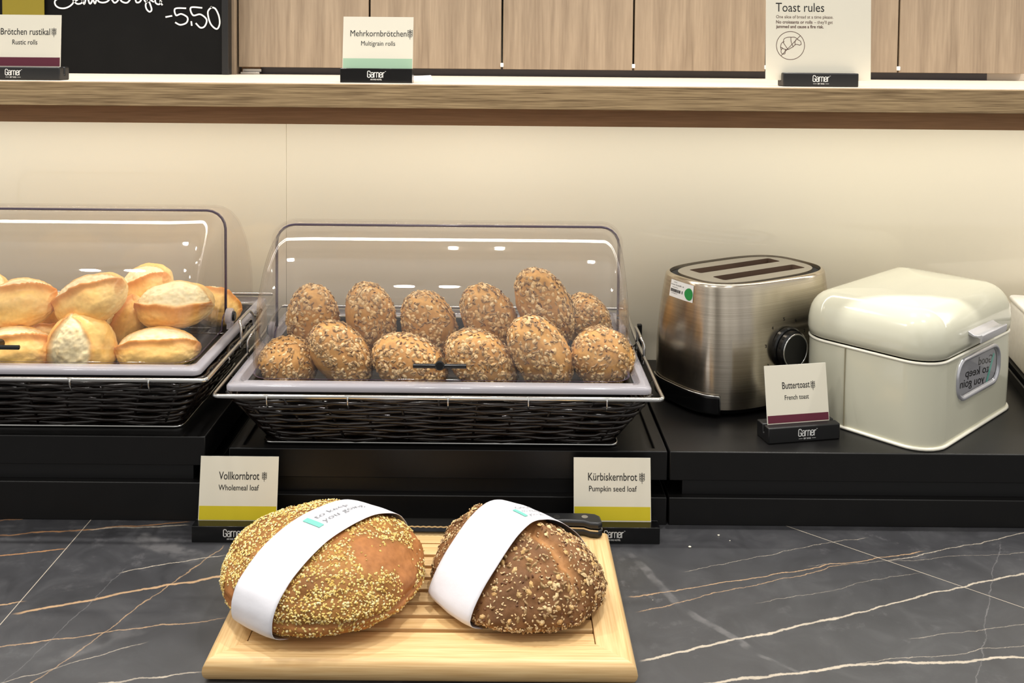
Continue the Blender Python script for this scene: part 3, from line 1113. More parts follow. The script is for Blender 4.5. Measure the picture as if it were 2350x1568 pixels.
def basket(loc, label):
    t = thing('wicker_basket', label, 'basket', loc, 0, 'wicker bread baskets')
    mb = MB()
    nrow = 13
    z0, z1 = .004, RIM - .004
    for k in range(nrow):
        f = (k + .5) / nrow
        z = z0 + (z1 - z0) * f
        iw = (1 - f) * .046 + .010
        idp = (1 - f) * .055 + .012
        per = rrect(-BW / 2 + iw, BW / 2 - iw, idp, BD - idp, .03, 5, z)
        # resample evenly
        P = [Vector(p) for p in per]
        P.append(P[0])
        seg = [0]
        for a, c in zip(P, P[1:]):
            seg.append(seg[-1] + (c - a).length)
        nst = 2 * round(seg[-1] / .052 / 2) + 1
        ns = nst * 7
        pts = []
        j = 0
        for i in range(ns):
            d = seg[-1] * i / ns
            while seg[j + 1] < d:
                j += 1
            u = (d - seg[j]) / max(1e-9, seg[j + 1] - seg[j])
            p = P[j].lerp(P[j + 1], u)
            tg = (P[j + 1] - P[j]).normalized()
            nn = Vector((tg.y, -tg.x, 0))
            ph = pi * (i / 7) + pi * k
            off = .0034 * sin(ph)
            pts.append(p + nn * off + Vector((0, 0, .0011 * cos(ph * .5 + k) + random.uniform(-.0003, .0003))))
        mb.tube(pts, .0031, 6, True)
    mb.build('woven_sides', M['wicker'], t, smooth=180, recalc=False)
    mb = MB()
    nst = 11
    for side in range(4):
        for i in range(nst):
            f = (i + .5) / nst
            pts = []
            for g in (0, .5, 1):
                iw = (1 - g) * .046 + .010
                idp = (1 - g) * .055 + .012
                z = z0 + (z1 - z0) * g
                x0, x1, y0, y1 = -BW / 2 + iw, BW / 2 - iw, idp, BD - idp
                pts.append({0: (x0 + (x1 - x0) * f, y0, z), 1: (x0 + (x1 - x0) * f, y1, z), 2: (x0, y0 + (y1 - y0) * f, z), 3: (x1, y0 + (y1 - y0) * f, z)}[side])
            mb.tube(pts, .0019, 6)
    mb.build('stakes', M['wicker_brown'], t, smooth=180, recalc=False)
    mb = MB()
    mb.box((-BW / 2 + .055, .066, .0005), (BW / 2 - .055, BD - .066, .004))
    mb.build('bottom', M['wicker_brown'], t)
    mb = MB()
    rl = []
    for (x0, y0, z0_), (x1_, y1_, z1_) in zip(*(lambda L_: (L_, L_[1:] + L_[:1]))(rrect(-BW / 2, BW / 2, 0, BD, .008, 4, RIM))):
        ns_ = 10 if abs(y1_ - y0) > .1 else 1
        for q_ in range(ns_):
            yy = y0 + (y1_ - y0) * q_ / ns_
            f_ = max(0, min(1, (yy / BD - .62) / .38))
            rl.append((x0 + (x1_ - x0) * q_ / ns_, yy, RIM + .013 * f_ * f_ * (3 - 2 * f_)))
    mb.tube(rl, .0029, 10, True)
    mb.build('rim_wire', M['chrome'], t, smooth=180, recalc=False)
    mb = MB()
    mb.tube(rrect(-BW / 2 + .052, BW / 2 - .052, .062, BD - .062, .012, 4, .0021), .0019, 8, True)
    mb.build('foot_wire', M['chrome'], t, smooth=180, recalc=False)
    for px in (608, 796, 1028, 1213, 1393):
        x = atZ(px, 908, ZR + RIM).x - BXc
        mb = MB()
        mb.tube(smoothpts3([(x, -.001, RIM + .003), (x, -.0036, RIM - .002), (x, -.002, RIM - .009), (x, .004, RIM - .016)]), .0013, 6)
        mb.tube([(x - .004, -.001, RIM + .0015), (x + .004, -.001, RIM + .0015)], .0013, 6)
        mb.build('hook', M['chrome'], t, smooth=180, recalc=False)
    for s in (-1, 1):
        for y in (.10, .27):
            mb = MB()
            x = s * BW / 2
            mb.tube(smoothpts3([(x, y, RIM + .002), (x + s * .003, y, RIM - .004), (x, y + .002, RIM - .011), (x - s * .004, y + .004, RIM - .014)]), .0013, 6)
            mb.build('hook', M['chrome'], t, smooth=180, recalc=False)
    for s in (-1, 1):
        x = s * (BW / 2 - .002)
        mb = MB()
        y0, y1 = BD * .44, BD * .62
        mb.tube(smoothpts3([(x, y0, RIM - .012), (x + s * .002, y0, RIM + .010), (x + s * .001, y0 + .002, RIM + .020), (x - s * .002, y0 + .007, RIM + .0265), (x - s * .002, y0 + .02, RIM + .028),
                            (x - s * .002, y1 - .02, RIM + .028), (x - s * .002, y1 - .007, RIM + .0265), (x + s * .001, y1 - .002, RIM + .020), (x + s * .002, y1, RIM + .010), (x, y1, RIM - .012)], 5), .0021, 8)
        mb.build('handle', M['chrome'], t, smooth=180, recalc=False)
    return t


def smoothpts3(pts, n=6):
    out = []
    m = len(pts)
    for i in range(m - 1):
        p0, p1, p2, p3 = pts[max(i - 1, 0)], pts[i], pts[i + 1], pts[min(i + 2, m - 1)]
        for k in range(n):
            t = k / n
            out.append(tuple(.5 * ((2 * p1[j]) + (-p0[j] + p2[j]) * t + (2 * p0[j] - 5 * p1[j] + 4 * p2[j] - p3[j]) * t * t + (-p0[j] + 3 * p1[j] - 3 * p2[j] + p3[j]) * t ** 3) for j in range(3)))
    out.append(tuple(pts[-1]))
    return out


def copy_tree(o, parent=None):
    c = o.copy()
    COL.objects.link(c)
    c.parent = parent
    for ch in o.children:
        copy_tree(ch, c)
    return c


DX_L = -.6025
bk = basket((BXc, BYf, ZR - .0055), 'dark wicker basket in a chrome wire frame holding the multigrain rolls')
bk2 = copy_tree(bk)
bk2.location = (BXc + DX_L, BYf, ZL)
bk2['label'] = 'dark wicker basket in a chrome wire frame holding the rustic white rolls'


# ------------------------------------------------------------------ roll-top covers: tray flange, back shell, front lid on two pivots
def cover(loc, label):
    """origin at the rim front centre, top of the rim wire"""
    t = thing('roll_top_cover', label, 'cover', loc, 0, 'clear roll-top covers')
    hw = .2655
    yc, a, b_ = .218, .168, .180

    def fan(w_, a_, bq, th0, th1, nth, rr=.028, z0=.006):
        loops = []
        sec = []
        # half section from pivot out along the side, round the edge, along the top
        side = [(1.0, v) for v in (0, .2, .4, .6, .75)]
        for i in range(nth + 1):
            th = th0 + (th1 - th0) * i / nth
            lp = []
            R = hypot(a_ * cos(th), bq * sin(th))
            q = rr / R

            def pt(x, f):
                return (x, yc - a_ * cos(th) * f, z0 + bq * sin(th) * f)
            for f in (.12, .35, .6, .8):
                lp.append(pt(-w_, f))
            for k in range(6):
                an = pi / 2 * k / 5
                lp.append(pt(-w_ + rr * (1 - cos(an)), 1 - q + q * sin(an)))
            for k in range(1, 12):
                lp.append(pt(-w_ + rr + (2 * w_ - 2 * rr) * k / 12, 1))
            for k in range(5, -1, -1):
                an = pi / 2 * k / 5
                lp.append(pt(w_ - rr * (1 - cos(an)), 1 - q + q * sin(an)))
            for f in (.8, .6, .35, .12):
                lp.append(pt(w_, f))
            loops.append(lp)
        return loops
    # front lid
    mb = MB()
    mb.loft(fan(hw - .003, a, b_, radians(-1), radians(90), 26), closed=False, cap0=False, cap1=False)
    lid = mb.build('front_lid', [M['dome'], M['dome_edge']], t, smooth=60, solid=(.0024, -1, 1))
    # thick cut edge of the lid, arching from pivot to pivot
    e_ = fan(hw - .0035, a - .001, b_ - .001, radians(90), radians(90.1), 1)[0]
    mb = MB()
    mb.tube(e_, .0021, 6)
    mb.build('lid_edge', M['dome_edge'], lid, smooth=180)
    mb = MB()
    mb.loft(fan(hw + .001, a + .005, b_ + .0055, radians(84), radians(181), 26), closed=False, cap0=False, cap1=False)
    mb.build('back_shell', [M['dome_back'], M['dome_edge']], t, smooth=60, solid=(.0024, -1, 0))
    # flange: raised border with an open middle
    mb = MB()
    x1 = BW / 2 - .0125
    yf, yb = .0125, BD - .006
    xi, yi0, yi1 = hw + .006, .036, .398 - .004
    n = 5
    mb.loft([rrect(-x1, x1, yf, yb, .010, n, -.001), rrect(-x1, x1, yf, yb, .010, n, .0045), rrect(-x1 + .002, x1 - .002, yf + .002, yb - .002, .009, n, .0065),
             rrect(-x1 + .012, x1 - .012, yf + .010, yb - .006, .012, n, .0078), rrect(-xi, xi, yi0, yi1, .012, n, .0062), rrect(-xi + .003, xi - .003, yi0 + .003, yi1 - .003, .012, n, .0),
             rrect(-xi + .006, xi - .006, yi0 + .006, yi1 - .006, .012, n, -.003)], cap0=False, cap1=False)
    mb.build('flange', M['flange'], t, smooth=50)
    for s in (-1, 1):
        mb = MB()
        x = s * (hw + .004)
        mb.disc((x - s * .006, yc, .022), (s, 0, 0), .0125, .010, 20, bev=.002)
        mb.box((min(x - s * .004, x + s * .002), yc - .009, .004), (max(x - s * .004, x + s * .002), yc + .009, .02))
        pv = mb.build('pivot', M['flange'], t, smooth=40)
        mb = MB()
        mb.disc((x + s * .002, yc, .022), (s, 0, 0), .0075, .005, 16, bev=.001)
        mb.build('pivot_screw', M['gloss_black'], pv, smooth=40)
    # black bar handle on the lid
    th = radians(7)
    hy, hz = yc - a * cos(th), .006 + b_ * sin(th)
    mb = MB()
    mb.disc((0, hy + .001, hz), (0, -1, .1), .0065, .024, 20, bev=.0015)
    mb.tube([(-.036, hy - .019, hz + .001), (-.0355, hy - .019, hz + .001), (.0355, hy - .019, hz + .001), (.036, hy - .019, hz + .001)], .0032, 12, taper=[.8, 1, 1, .8])
    mb.build('handle', M['gloss_black'], lid, smooth=40)
    return t


zr_m = ZR - .0055 + RIM + .003
cv = cover((BXc, BYf, zr_m), 'clear plastic roll-top cover with a black bar handle over the multigrain rolls')
cv2 = copy_tree(cv)
cv2.location = (BXc + DX_L, BYf, ZL + RIM + .003)
cv2['label'] = 'clear plastic roll-top cover with a black bar handle over the rustic white rolls'


# trays hanging in the baskets
def tray(loc, label):
    mb = MB()
    x1, y0, y1 = BW / 2 - .037, .045, BD - .03
    n = 4
    mb.loft([rrect(-x1 - .006, x1 + .006, y0 - .006, y1 + .006, .015, n, -.003), rrect(-x1, x1, y0, y1, .015, n, -.0045), rrect(-x1 + .008, x1 - .008, y0 + .008, y1 - .008, .02, n, -.050)], cap0=False)
    o = mb.build('insert_tray', M['matt_black'], None, smooth=40, solid=(.0012, -1))
    o.location = loc
    return tag(o, label, 'tray', 'black insert trays')


tray((BXc, BYf, zr_m), 'black insert tray under the multigrain rolls')
tray((BXc + DX_L, BYf, ZL + RIM + .003), 'black insert tray under the rustic white rolls')


# ------------------------------------------------------------------ multigrain rolls
def fbm(p, s, oct_=3):
    v = 0
    amp = 1
    for _ in range(oct_):
        v += amp * mn.noise(Vector(p) * s)
        s *= 2.1
        amp *= .5
    return v


def mixc(a, b, t):
    t = max(0, min(1, t))
    return tuple(x + (y - x) * t for x, y in zip(a, b))


def sphere_pts(nu, nv):
    for j in range(1, nv):
        ph = pi * j / nv - pi / 2
        for i in range(nu):
            th = 2 * pi * i / nu
            yield Vector((cos(ph) * cos(th), cos(ph) * sin(th), sin(ph)))


def ball(fn, nu, nv, axis='Z'):
    """mesh of a closed surface fn(unit vector) -> (point, colour)"""
    mb = MB()
    cols = []

    def put(d):
        if axis == 'X':
            d = Vector((d.z, d.x, d.y))
        p, c = fn(d)
        cols.append(c)
        return mb.b.verts.new(p)
    s = put(Vector((0, 0, -1)))
    rows = []
    pts = list(sphere_pts(nu, nv))
    for j in range(nv - 1):
        rows.append([put(pts[j * nu + i]) for i in range(nu)])
    n = put(Vector((0, 0, 1)))
    for i in range(nu):
        k = (i + 1) % nu
        mb.b.faces.new((s, rows[0][k], rows[0][i]))
        mb.b.faces.new((rows[-1][i], rows[-1][k], n))
        for a, c in zip(rows, rows[1:]):
            mb.b.faces.new((a[i], a[k], c[k], c[i]))
    return mb, cols


def flake(mb, cols, p, nrm, ln, wd, th, c, rnd):
    """one oat flake or seed: a small lens lying on the crust"""
    nrm = nrm.normalized()
    t = nrm.cross(Vector((rnd.uniform(-1, 1), rnd.uniform(-1, 1), rnd.uniform(-1, 1))))
    if t.length < 1e-3:
        return
    t.normalize()
    nrm = (nrm + t * rnd.uniform(-.35, .35)).normalized()
    s = nrm.cross(t).normalized()
    t = s.cross(nrm)
    vs = []
    for k in range(6):
        a = 2 * pi * k / 6
        vs.append(mb.b.verts.new(p + t * cos(a) * ln + s * sin(a) * wd - nrm * th * .3))
        cols.append(mixc(c, (c[0] * .7, c[1] * .62, c[2] * .5), .35))
    tp_ = mb.b.verts.new(p + nrm * th)
    cols.append(c)
    for k in range(6):
        mb.b.faces.new((vs[k], vs[(k + 1) % 6], tp_))


OAT = [lin(c) for c in ((232, 198, 142), (220, 182, 122), (242, 214, 164), (204, 164, 108))]
SUN = [lin(c) for c in ((168, 138, 98), (150, 118, 80), (184, 156, 112))]
FLAX = [lin(c) for c in ((96, 58, 32), (118, 74, 42))]


def multigrain_mesh(seed, L=.060, W=.044, Hh=.042):
    rnd = random.Random(seed)
    off = Vector((seed * 3.1, seed * 1.7, 0))
    c1, c2, c3 = lin((166, 114, 58)), lin((206, 156, 88)), lin((226, 176, 102))

    def surf(d):
        # slightly pointed ends, flat underside
        x = d.x * L * (1 - .05 * d.x * d.x)
        k = 1 + .06 * fbm(d + off, 1.6)
        y = d.y * W * k
        z = d.z * Hh * k
        if z < 0:
            z *= .88
        # two shallow slashes over the crown
        for q in (-.33, .36):
            g = math.exp(-((d.y - q - .12 * d.x) / .09) ** 2) * max(0, d.z)
            z -= .0022 * g
        p = Vector((x, y, z)) + d * .0012 * fbm(d + off, 7)
        bald = 0
        for q in (-.33, .36):
            bald = max(bald, math.exp(-((d.y - q - .12 * d.x) / .17) ** 2) * (1 if d.z > 0 else .2))
        t = .5 + .5 * fbm(d + off, 2.3)
        c = mixc(c1, c2, .35 + .5 * t)
        c = mixc(c, c3, bald * .6)
        c = mixc(c, c3, max(0, -d.z) * .4)
        return p, c, bald
    mb, cols = ball(lambda d: surf(d)[:2], 36, 24, 'X')
    ms = MB()
    cs = []
    for _ in range(1250):
        z = rnd.uniform(-.75, 1)
        th = rnd.uniform(0, 2 * pi)
        r = sqrt(1 - z * z)
        d = Vector((r * cos(th), r * sin(th), z))
        p, c, bald = surf(d)
        if rnd.random() < bald * .85:
            continue
        if fbm(d + off, 3.1) < -.6:
            continue
        nrm = Vector((d.x / L, d.y / W, d.z / Hh)).normalized()
        q = rnd.random()
        if q < .56:
            flake(ms, cs, p + nrm * .0004, nrm, rnd.uniform(.0032, .0052), rnd.uniform(.0022, .0033), rnd.uniform(.0009, .0016), rnd.choice(OAT), rnd)
        elif q < .91:
            flake(ms, cs, p + nrm * .0006, nrm, rnd.uniform(.0035, .0050), rnd.uniform(.0013, .0020), .0018, rnd.choice(SUN), rnd)
        else:
            flake(ms, cs, p + nrm * .0004, nrm, rnd.uniform(.0020, .0028), rnd.uniform(.0010, .0014), .0012, rnd.choice(FLAX), rnd)
    return mb, cols, ms, cs


MG = []
for sd in range(4):
    mb, cols, ms, cs = multigrain_mesh(sd + 1)
    t = thing('multigrain_roll', '', 'roll', (0, 0, -5), 0, 'multigrain rolls')
    mb.build('crust', M['crust'], t, smooth=180, colors=cols)
    so = ms.build('seed_topping', M['seed'], t, smooth=0, colors=cs, recalc=False)
    so['kind'] = 'stuff'
    MG.append(t)


def place_roll(src, first, u, v, y, tilt, lean=0, spin=0, sc=(1, 1, 1), label='', name=None):
    r = src if first else copy_tree(src)
    r.location = atY(u, v, y)
    m = Matrix.Rotation(radians(lean), 4, 'X') @ Matrix.Rotation(radians(tilt), 4, 'Y') @ Matrix.Rotation(radians(spin), 4, 'X')
    r.rotation_euler = m.to_euler()
    r.scale = sc
    r['label'] = label
    return r


# centre pixel, distance, tilt down towards the right in the picture, lean, spin
ROLLS = [
    (0, 661, 838, 1.404, 20, 25, 0, (.74, .92, .95), 'small multigrain roll in the front row at the end by the rustic rolls'),
    (1, 781, 818, 1.398, 52, 0, -20, (.98, .88, .94), 'multigrain roll leaning between the small end roll and the black bar handle'),
    (2, 940, 838, 1.392, 28, -10, 10, (1.0, .98, .98), 'multigrain roll directly behind the black bar handle'),
    (3, 1104, 832, 1.396, 35, 0, 0, (1.02, .98, 1.0), 'multigrain roll in the front row just past the black bar handle'),
    (1, 1239, 812, 1.390, 55, 0, 30, (1.04, .94, .98), 'tallest leaning multigrain roll of the front row, below the topmost roll'),
    (0, 1383, 822, 1.396, 38, 0, 60, (.82, .98, 1.0), 'torn-crusted multigrain roll in the front row at the end by the toaster'),
    (2, 716, 738, 1.485, 88, 0, 20, (1.0, .97, .95), 'upright multigrain roll in the back row at the end by the rustic rolls'),
    (3, 848, 740, 1.482, 80, 0, -20, (1.08, .98, .98), 'upright multigrain roll second in the back row from the rustic rolls'),
    (0, 984, 752, 1.485, 66, 0, 15, (1.02, 1.0, 1.0), 'low multigrain roll in the back row behind the bar handle'),
    (1, 1123, 738, 1.482, 62, 0, 10, (1.06, 1.0, 1.0), 'multigrain roll in the back row touching the topmost roll'),
    (2, 1248, 708, 1.480, 64, 0, 0, (1.14, 1.0, 1.0), 'topmost multigrain roll standing highest in the basket'),
    (3, 1350, 748, 1.560, 70, 0, 0, (.95, .90, .9), 'multigrain roll half hidden behind the topmost roll'),
]
seen = set()
for src, u, v, y, tl, ln_, sp, sc, lab in ROLLS:
    place_roll(MG[src], src not in seen, u, v, y, tl, ln_, sp, sc, lab)
    seen.add(src)


# ------------------------------------------------------------------ rustic white rolls with a burst split
def rustic_mesh(seed, L=.060, W=.044, Hh=.038, split=.16, open_=.30, ear=.006, curve=.25):
    off = Vector((seed * 5.3, seed * 2.9, seed))
    pale, gold, brown, base, ridge = lin((255, 240, 192)), lin((251, 208, 120)), lin((236, 168, 82)), lin((255, 238, 188)), lin((222, 140, 56))

    def surf(d):
        k = 1 + .10 * fbm(d + off, 1.3, 2)
        x = d.x * L
        # blunt ends
        x = L * (abs(d.x) ** .92) * (1 if d.x > 0 else -1)
        y = d.y * W * k
        z = d.z * Hh * k
        if z < 0:
            z *= .8
        # the split runs along x over the top; wide in the middle
        s0 = split + curve * d.x * .4 + .06 * fbm(Vector((d.x, 0, 0)) + off, 2, 2)
        wdt = open_ * max(0, 1 - (d.x / .93) ** 2) ** .7 + .01
        up = max(0, min(1, (d.z + .1) / .35))
        q = (d.y - s0) / max(wdt, .02)      # -1..1 inside the opening
        col = gold
        t = .5 + .7 * fbm(d + off, 2.0)
        col = mixc(gold, brown, max(0, t - .45) * (.2 + .6 * max(0, d.z)))
        col = mixc(col, base, max(0, min(1, (-d.z + .05) * 1.2)))
        # pale cheeks on the ends
        col = mixc(col, base, max(0, min(1, (abs(d.x) - .6) * 1.4)) * (.5 + .5 * fbm(d + off, 2.6)))
        nrm = Vector((d.x / L, d.y / W, d.z / Hh)).normalized()
        disp = 0
        if up > 0:
            if abs(q) < 1:
                bulge = (1 - q * q)
                rough = fbm(d + off, 9, 4)
                edge_ = ear * (1 if q < 0 else .45)
                sm_ = max(0, 1 - (1 - abs(q)) / .22)
                disp = up * (edge_ * sm_ * sm_ + (1 - sm_) * (.0016 * bulge + .0018 * rough))
                inn = min(1, (1 - abs(q)) / .16) * up
                ic = mixc(pale, gold, max(0, .35 * fbm(d + off, 6) + .05))
                col = mixc(mixc(col, ridge, .55 * up), ic, inn)
            elif q <= -1:
                e = math.exp(-((q + 1.0) * wdt / .12) ** 2)
                disp = up * ear * e
                col = mixc(col, ridge, .9 * up * math.exp(-((q + 1.0) * wdt / .24) ** 2))
            else:
                e = math.exp(-((q - 1.0) * wdt / .07) ** 2)
                disp = up * ear * .45 * e
                col = mixc(col, brown, .5 * up * e)
        disp += .0007 * fbm(d + off, 6) + .0009 * max(0, fbm(d * 1.0 + off, 3.4, 3)) * (1 if d.z < .3 else .3)
        return Vector((x, y, z)) + nrm * disp, col
    return ball(surf, 128, 110, 'X')


RU = []
for i, kw in enumerate((dict(), dict(split=.05, open_=.36, ear=.005), dict(split=.3, open_=.26, ear=.008), dict(split=-.1, open_=.62, ear=.006, curve=-.3))):
    mb, cols = rustic_mesh(i + 2, **kw)
    o = mb.build('rustic_roll', M['roll_crust'], None, smooth=180, colors=cols)
    tag(o, '', 'roll', 'rustic white rolls')
    RU.append(o)
# source, centre pixel, distance, tilt, lean (towards the viewer shows the top), spin, scale
RR = [
    (3, 190, 802, 1.402, 78, 0, 90, (.90, 1.10, .98), 'rustic white roll with a wide pale burst in the front row under the slanted roll'),
    (1, 364, 808, 1.406, -3, 24, 0, (1.0, .82, .88), 'rustic white roll with a long level split in the front row at the cover end'),
    (2, 30, 812, 1.400, -4, 34, 0, (.98, .9, .92), 'rustic white roll behind the bar handle with a wide flap of crust'),
    (2, 48, 700, 1.442, -6, 30, 0, (.86, .9, .92), 'rustic white roll resting on the roll behind the bar handle'),
    (0, 212, 690, 1.432, -28, 40, 0, (1.02, .92, 1.0), 'large slanted rustic white roll in the middle of the heap'),
    (3, 404, 704, 1.460, -8, 26, 0, (.98, .86, .92), 'rustic white roll with a broken crust above the level split roll'),
    (1, 341, 662, 1.545, -30, 36, 0, (.74, .9, .95), 'topmost small rustic white roll at the back of the heap'),
    (0, 492, 708, 1.535, 20, 0, 0, (.66, .8, .85), 'rustic white roll at the back by the end wall of the cover'),
    (2, 288, 752, 1.482, -62, 0, 60, (.84, .74, .74), 'browner rustic white roll wedged behind the front rolls'),
    (0, 122, 784, 1.482, 10, 0, 0, (.70, .7, .7), 'shaded rustic white roll deep between the front rolls'),
    (1, 140, 722, 1.515, -10, 10, 0, (.80, .8, .85), 'rustic white roll peeping out behind the slanted roll'),
    (3, -62, 676, 1.530, 0, 10, 0, (.98, .9, 1.0), 'rustic white roll at the back cut off by the picture edge'),
]
seen = set()
for src, u, v, y, tl, ln_, sp, sc, lab in RR:
    place_roll(RU[src], src not in seen, u, v, y, tl, ln_, sp, sc, lab)
    seen.add(src)
# ------------------------------------------------------------------ toaster
TC, TA = Vector((.392, 1.547)), radians(31)
toast = thing('toaster', 'brushed steel two-slot toaster with a black dial beside the cream bread box', 'toaster', (TC.x, TC.y, ZR), TA)
TZ0, TZ1 = .0125, .196


def sup(a, b, al, n=3.2):
    c, s = cos(al), sin(al)
    return (a * abs(c) ** (2 / n) * (1 if c >= 0 else -1), b * abs(s) ** (2 / n) * (1 if s >= 0 else -1))


def tdims(z):
    f = max(0, (z - TZ0) / (TZ1 - TZ0))
    bulge = .0035 * sin(pi * max(0, min(1, f)))
    return .141 - .010 * f ** 1.5 + bulge, .0925 - .0115 * f ** 1.5 + bulge


def tpt(al, z, off=0):
    a, b = tdims(z)
    x, y = sup(a + off, b + off, al)
    return Vector((x, y, z))


NA = 120
mb = MB()
loops = []
for k in range(15):
    z = TZ0 + (TZ1 - .006 - TZ0) * k / 14
    loops.append([tpt(2 * pi * i / NA, z) for i in range(NA)])
for k in range(1, 5):
    a_ = pi / 2 * k / 4
    z = TZ1 - .006 + .006 * sin(a_)
    loops.append([tpt(2 * pi * i / NA, TZ1 - .006, -.006 * (1 - cos(a_)))[:2] + (z,) if False else (lambda p: (p.x, p.y, z))(tpt(2 * pi * i / NA, TZ1 - .006, -.006 * (1 - cos(a_)))) for i in range(NA)])
loops.append([(lambda p: (p.x, p.y, TZ1 - .012))(tpt(2 * pi * i / NA, TZ1 - .006, -.0065)) for i in range(NA)])
mb.loft(loops, cap0=True, cap1=False)
mb.build('body', M['steel'], toast, smooth=45)
mb = MB()
mb.loft([[(lambda p: (p.x, p.y, z))(tpt(2 * pi * i / NA, TZ0, o)) for i in range(NA)] for z, o in ((.0, -.022), (.002, -.012), (.0125, -.006))])
mb.build('foot', M['matt_black'], toast, smooth=40)
mb = MB()
mb.loft([[(lambda p: (p.x, p.y, z))(tpt(2 * pi * i / NA, TZ1, o)) for i in range(NA)] for z, o in ((TZ1 - .02, -.006), (TZ1 - .0055, -.006), (TZ1 - .0055, -.016))], cap0=True, cap1=False)
mb.build('top_gap', M['gap'], toast, smooth=30)
# top plate with two slots
mb = MB()
bm = mb.b
zt = TZ1 - .0005
outer = [bm.verts.new((lambda p: (p.x, p.y, zt))(tpt(2 * pi * i / NA, TZ1, -.0165))) for i in range(NA)]
ed = [bm.edges.new((outer[i], outer[(i + 1) % NA])) for i in range(NA)]
slots = [(-.084, .092, .013, .040), (-.084, .092, -.040, -.013)]
sl = []
for x0, x1, y0, y1 in slots:
    vs = [bm.verts.new(p) for p in rrect(x0, x1, y0, y1, .004, 3, zt)]
    sl.append(vs)
    ed += [bm.edges.new((vs[i], vs[(i + 1) % len(vs)])) for i in range(len(vs))]
bmesh.ops.triangle_fill(bm, use_beauty=True, edges=ed)
lower = [bm.verts.new((v.co.x * 1.006, v.co.y * 1.008, zt - .006)) for v in outer]
for i in range(NA):
    j = (i + 1) % NA
    bm.faces.new((outer[i], lower[i], lower[j], outer[j]))
mb.build('top_plate', M['steel_plain'], toast, smooth=30)
for x0, x1, y0, y1 in slots:
    mb = MB()
    mb.loft([rrect(x0, x1, y0, y1, .004, 3, zt - .0002), rrect(x0, x1, y0, y1, .004, 3, zt - .085)], cap0=False)
    s_ = mb.build('slot', M['dark_slot'], toast, smooth=30)
    mb = MB()
    for q in range(6):
        xx = x0 + (x1 - x0) * (q + .5) / 6
        for yy in (y0 + .003, y1 - .003):
            mb.tube([(xx, yy, zt - .012), (xx, yy, zt - .08)], .0008, 5)
    for yy in (y0 + .003, y1 - .003):
        mb.tube([(x0, yy, zt - .014), (x1, yy, zt - .014)], .0010, 5)
    mb.box((x1 - .03, (y0 + y1) / 2 - .009, zt - .018), (x1 - .012, (y0 + y1) / 2 + .009, zt - .0145))
    mb.build('bread_guide', M['steel_plain'], s_, smooth=30)


def face_frame(p, q):
    """frame of a point on the long side facing the room: local x along the side"""
    return Matrix(((1, 0, 0, p), (0, 0, -1, q), (0, 1, 0, 0), (0, 0, 0, 1)))


# dial on the long side
def long_side(x, z):
    a, b = tdims(z)
    return -b * (1 - abs(x / a) ** 3.2) ** (1 / 3.2)


dp, dz = -.004, .0935
dy = long_side(dp, dz)
mb = MB()
cen = Vector((dp, dy + .001, dz))
mb.disc(cen, (0, -1, 0), .0325, .007, 40, bev=.002)
mb.disc(cen - Vector((0, .005, 0)), (0, -1, 0), .0290, .013, 40, bev=.003)
dial = mb.build('dial', M['gloss_black'], toast, smooth=40)
mb = MB()
c2 = cen - Vector((0, .0175, 0))
mb.tube([(c2.x + .0250 * cos(2 * pi * i / 48), c2.y, c2.z + .0250 * sin(2 * pi * i / 48)) for i in range(48)], .0013, 8, True)
mb.build('dial_ring', M['chrome'], dial, smooth=180)
for ang_, ch in ((207, '2'), (168, '3'), (130, '4'), (95, '5'), (62, '6'), (28, '7'), (-10, '8'), (-48, '9')):
    a_ = radians(ang_)
    x, z = dp + .0445 * cos(a_), dz + .0445 * sin(a_)
    m = Matrix(((1, 0, 0, x), (0, 0, -1, long_side(x, z) - .0005), (0, 1, 0, z), (0, 0, 0, 1)))
    mb = MB()
    text_mesh(ch, -.0016, .0016, -.0024, .0048, m, mb, 0)
    mb.build('dial_number', M['ink'], toast, smooth=0, recalc=False)


def patch(mb, al0, al1, z0, z1, off, n=12, m=4, mi=0, rnd=0):
    rows = []
    for j in range(m + 1):
        z = z0 + (z1 - z0) * j / m
        rows.append([tpt(al0 + (al1 - al0) * i / n, z, off) for i in range(n + 1)])
    return mb.loft(rows, closed=False, cap0=False, cap1=False, mi=mi)


# lever panel let into the foot of the narrow end
mb = MB()
a0, a1 = radians(150), radians(221)
patch(mb, a0, a1, .006, .034, .0006, 24, 6)
lp_ = mb.build('lever_panel', M['gloss_black'], toast, smooth=180, solid=(.003, 1))
mb = MB()
mb.tube([tpt(a0 + (a1 - radians(1.0) - a0) * i / 30, .0335, .0026) for i in range(31)] + [tpt(a1 - radians(.5), .031, .0026), tpt(a1, .027, .0026), tpt(a1, .012, .0026)], .0011, 6)
mb.build('lever_trim', M['chrome'], lp_, smooth=180)


# sticker with a green dot on the narrow end, found where the photo shows it
def find_al(px, z):
    best = None
    for k in range(1200):
        al = radians(120 + 130 * k / 1200)
        p = tpt(al, z)
        x = TC.x + p.x * cos(TA) - p.y * sin(TA)
        y = TC.y + p.x * sin(TA) + p.y * cos(TA)
        d = y * cos(PITCH) - (z + ZR - H) * sin(PITCH)
        u = F * x / d + PX
        e = abs(u - px)
        if best is None or e < best[0]:
            best = (e, al)
    return best[1]


zs1, zs0 = .1895, .1645
al_l, al_r = find_al(1541, .166), find_al(1594, .166)
stk = thing('sticker', 'white inventory sticker with a barcode and a green dot on the toaster', 'sticker', (TC.x, TC.y, ZR), TA)
mb = MB()
patch(mb, al_l, al_r, zs0 - .0005, zs1, .0005, 12, 4)
mb.build('label', M['white'], stk, smooth=180)


def spt(fx, fz, off=.0009):
    return tpt(al_l + (al_r - al_l) * fx, zs0 + (zs1 - zs0) * fz, off)


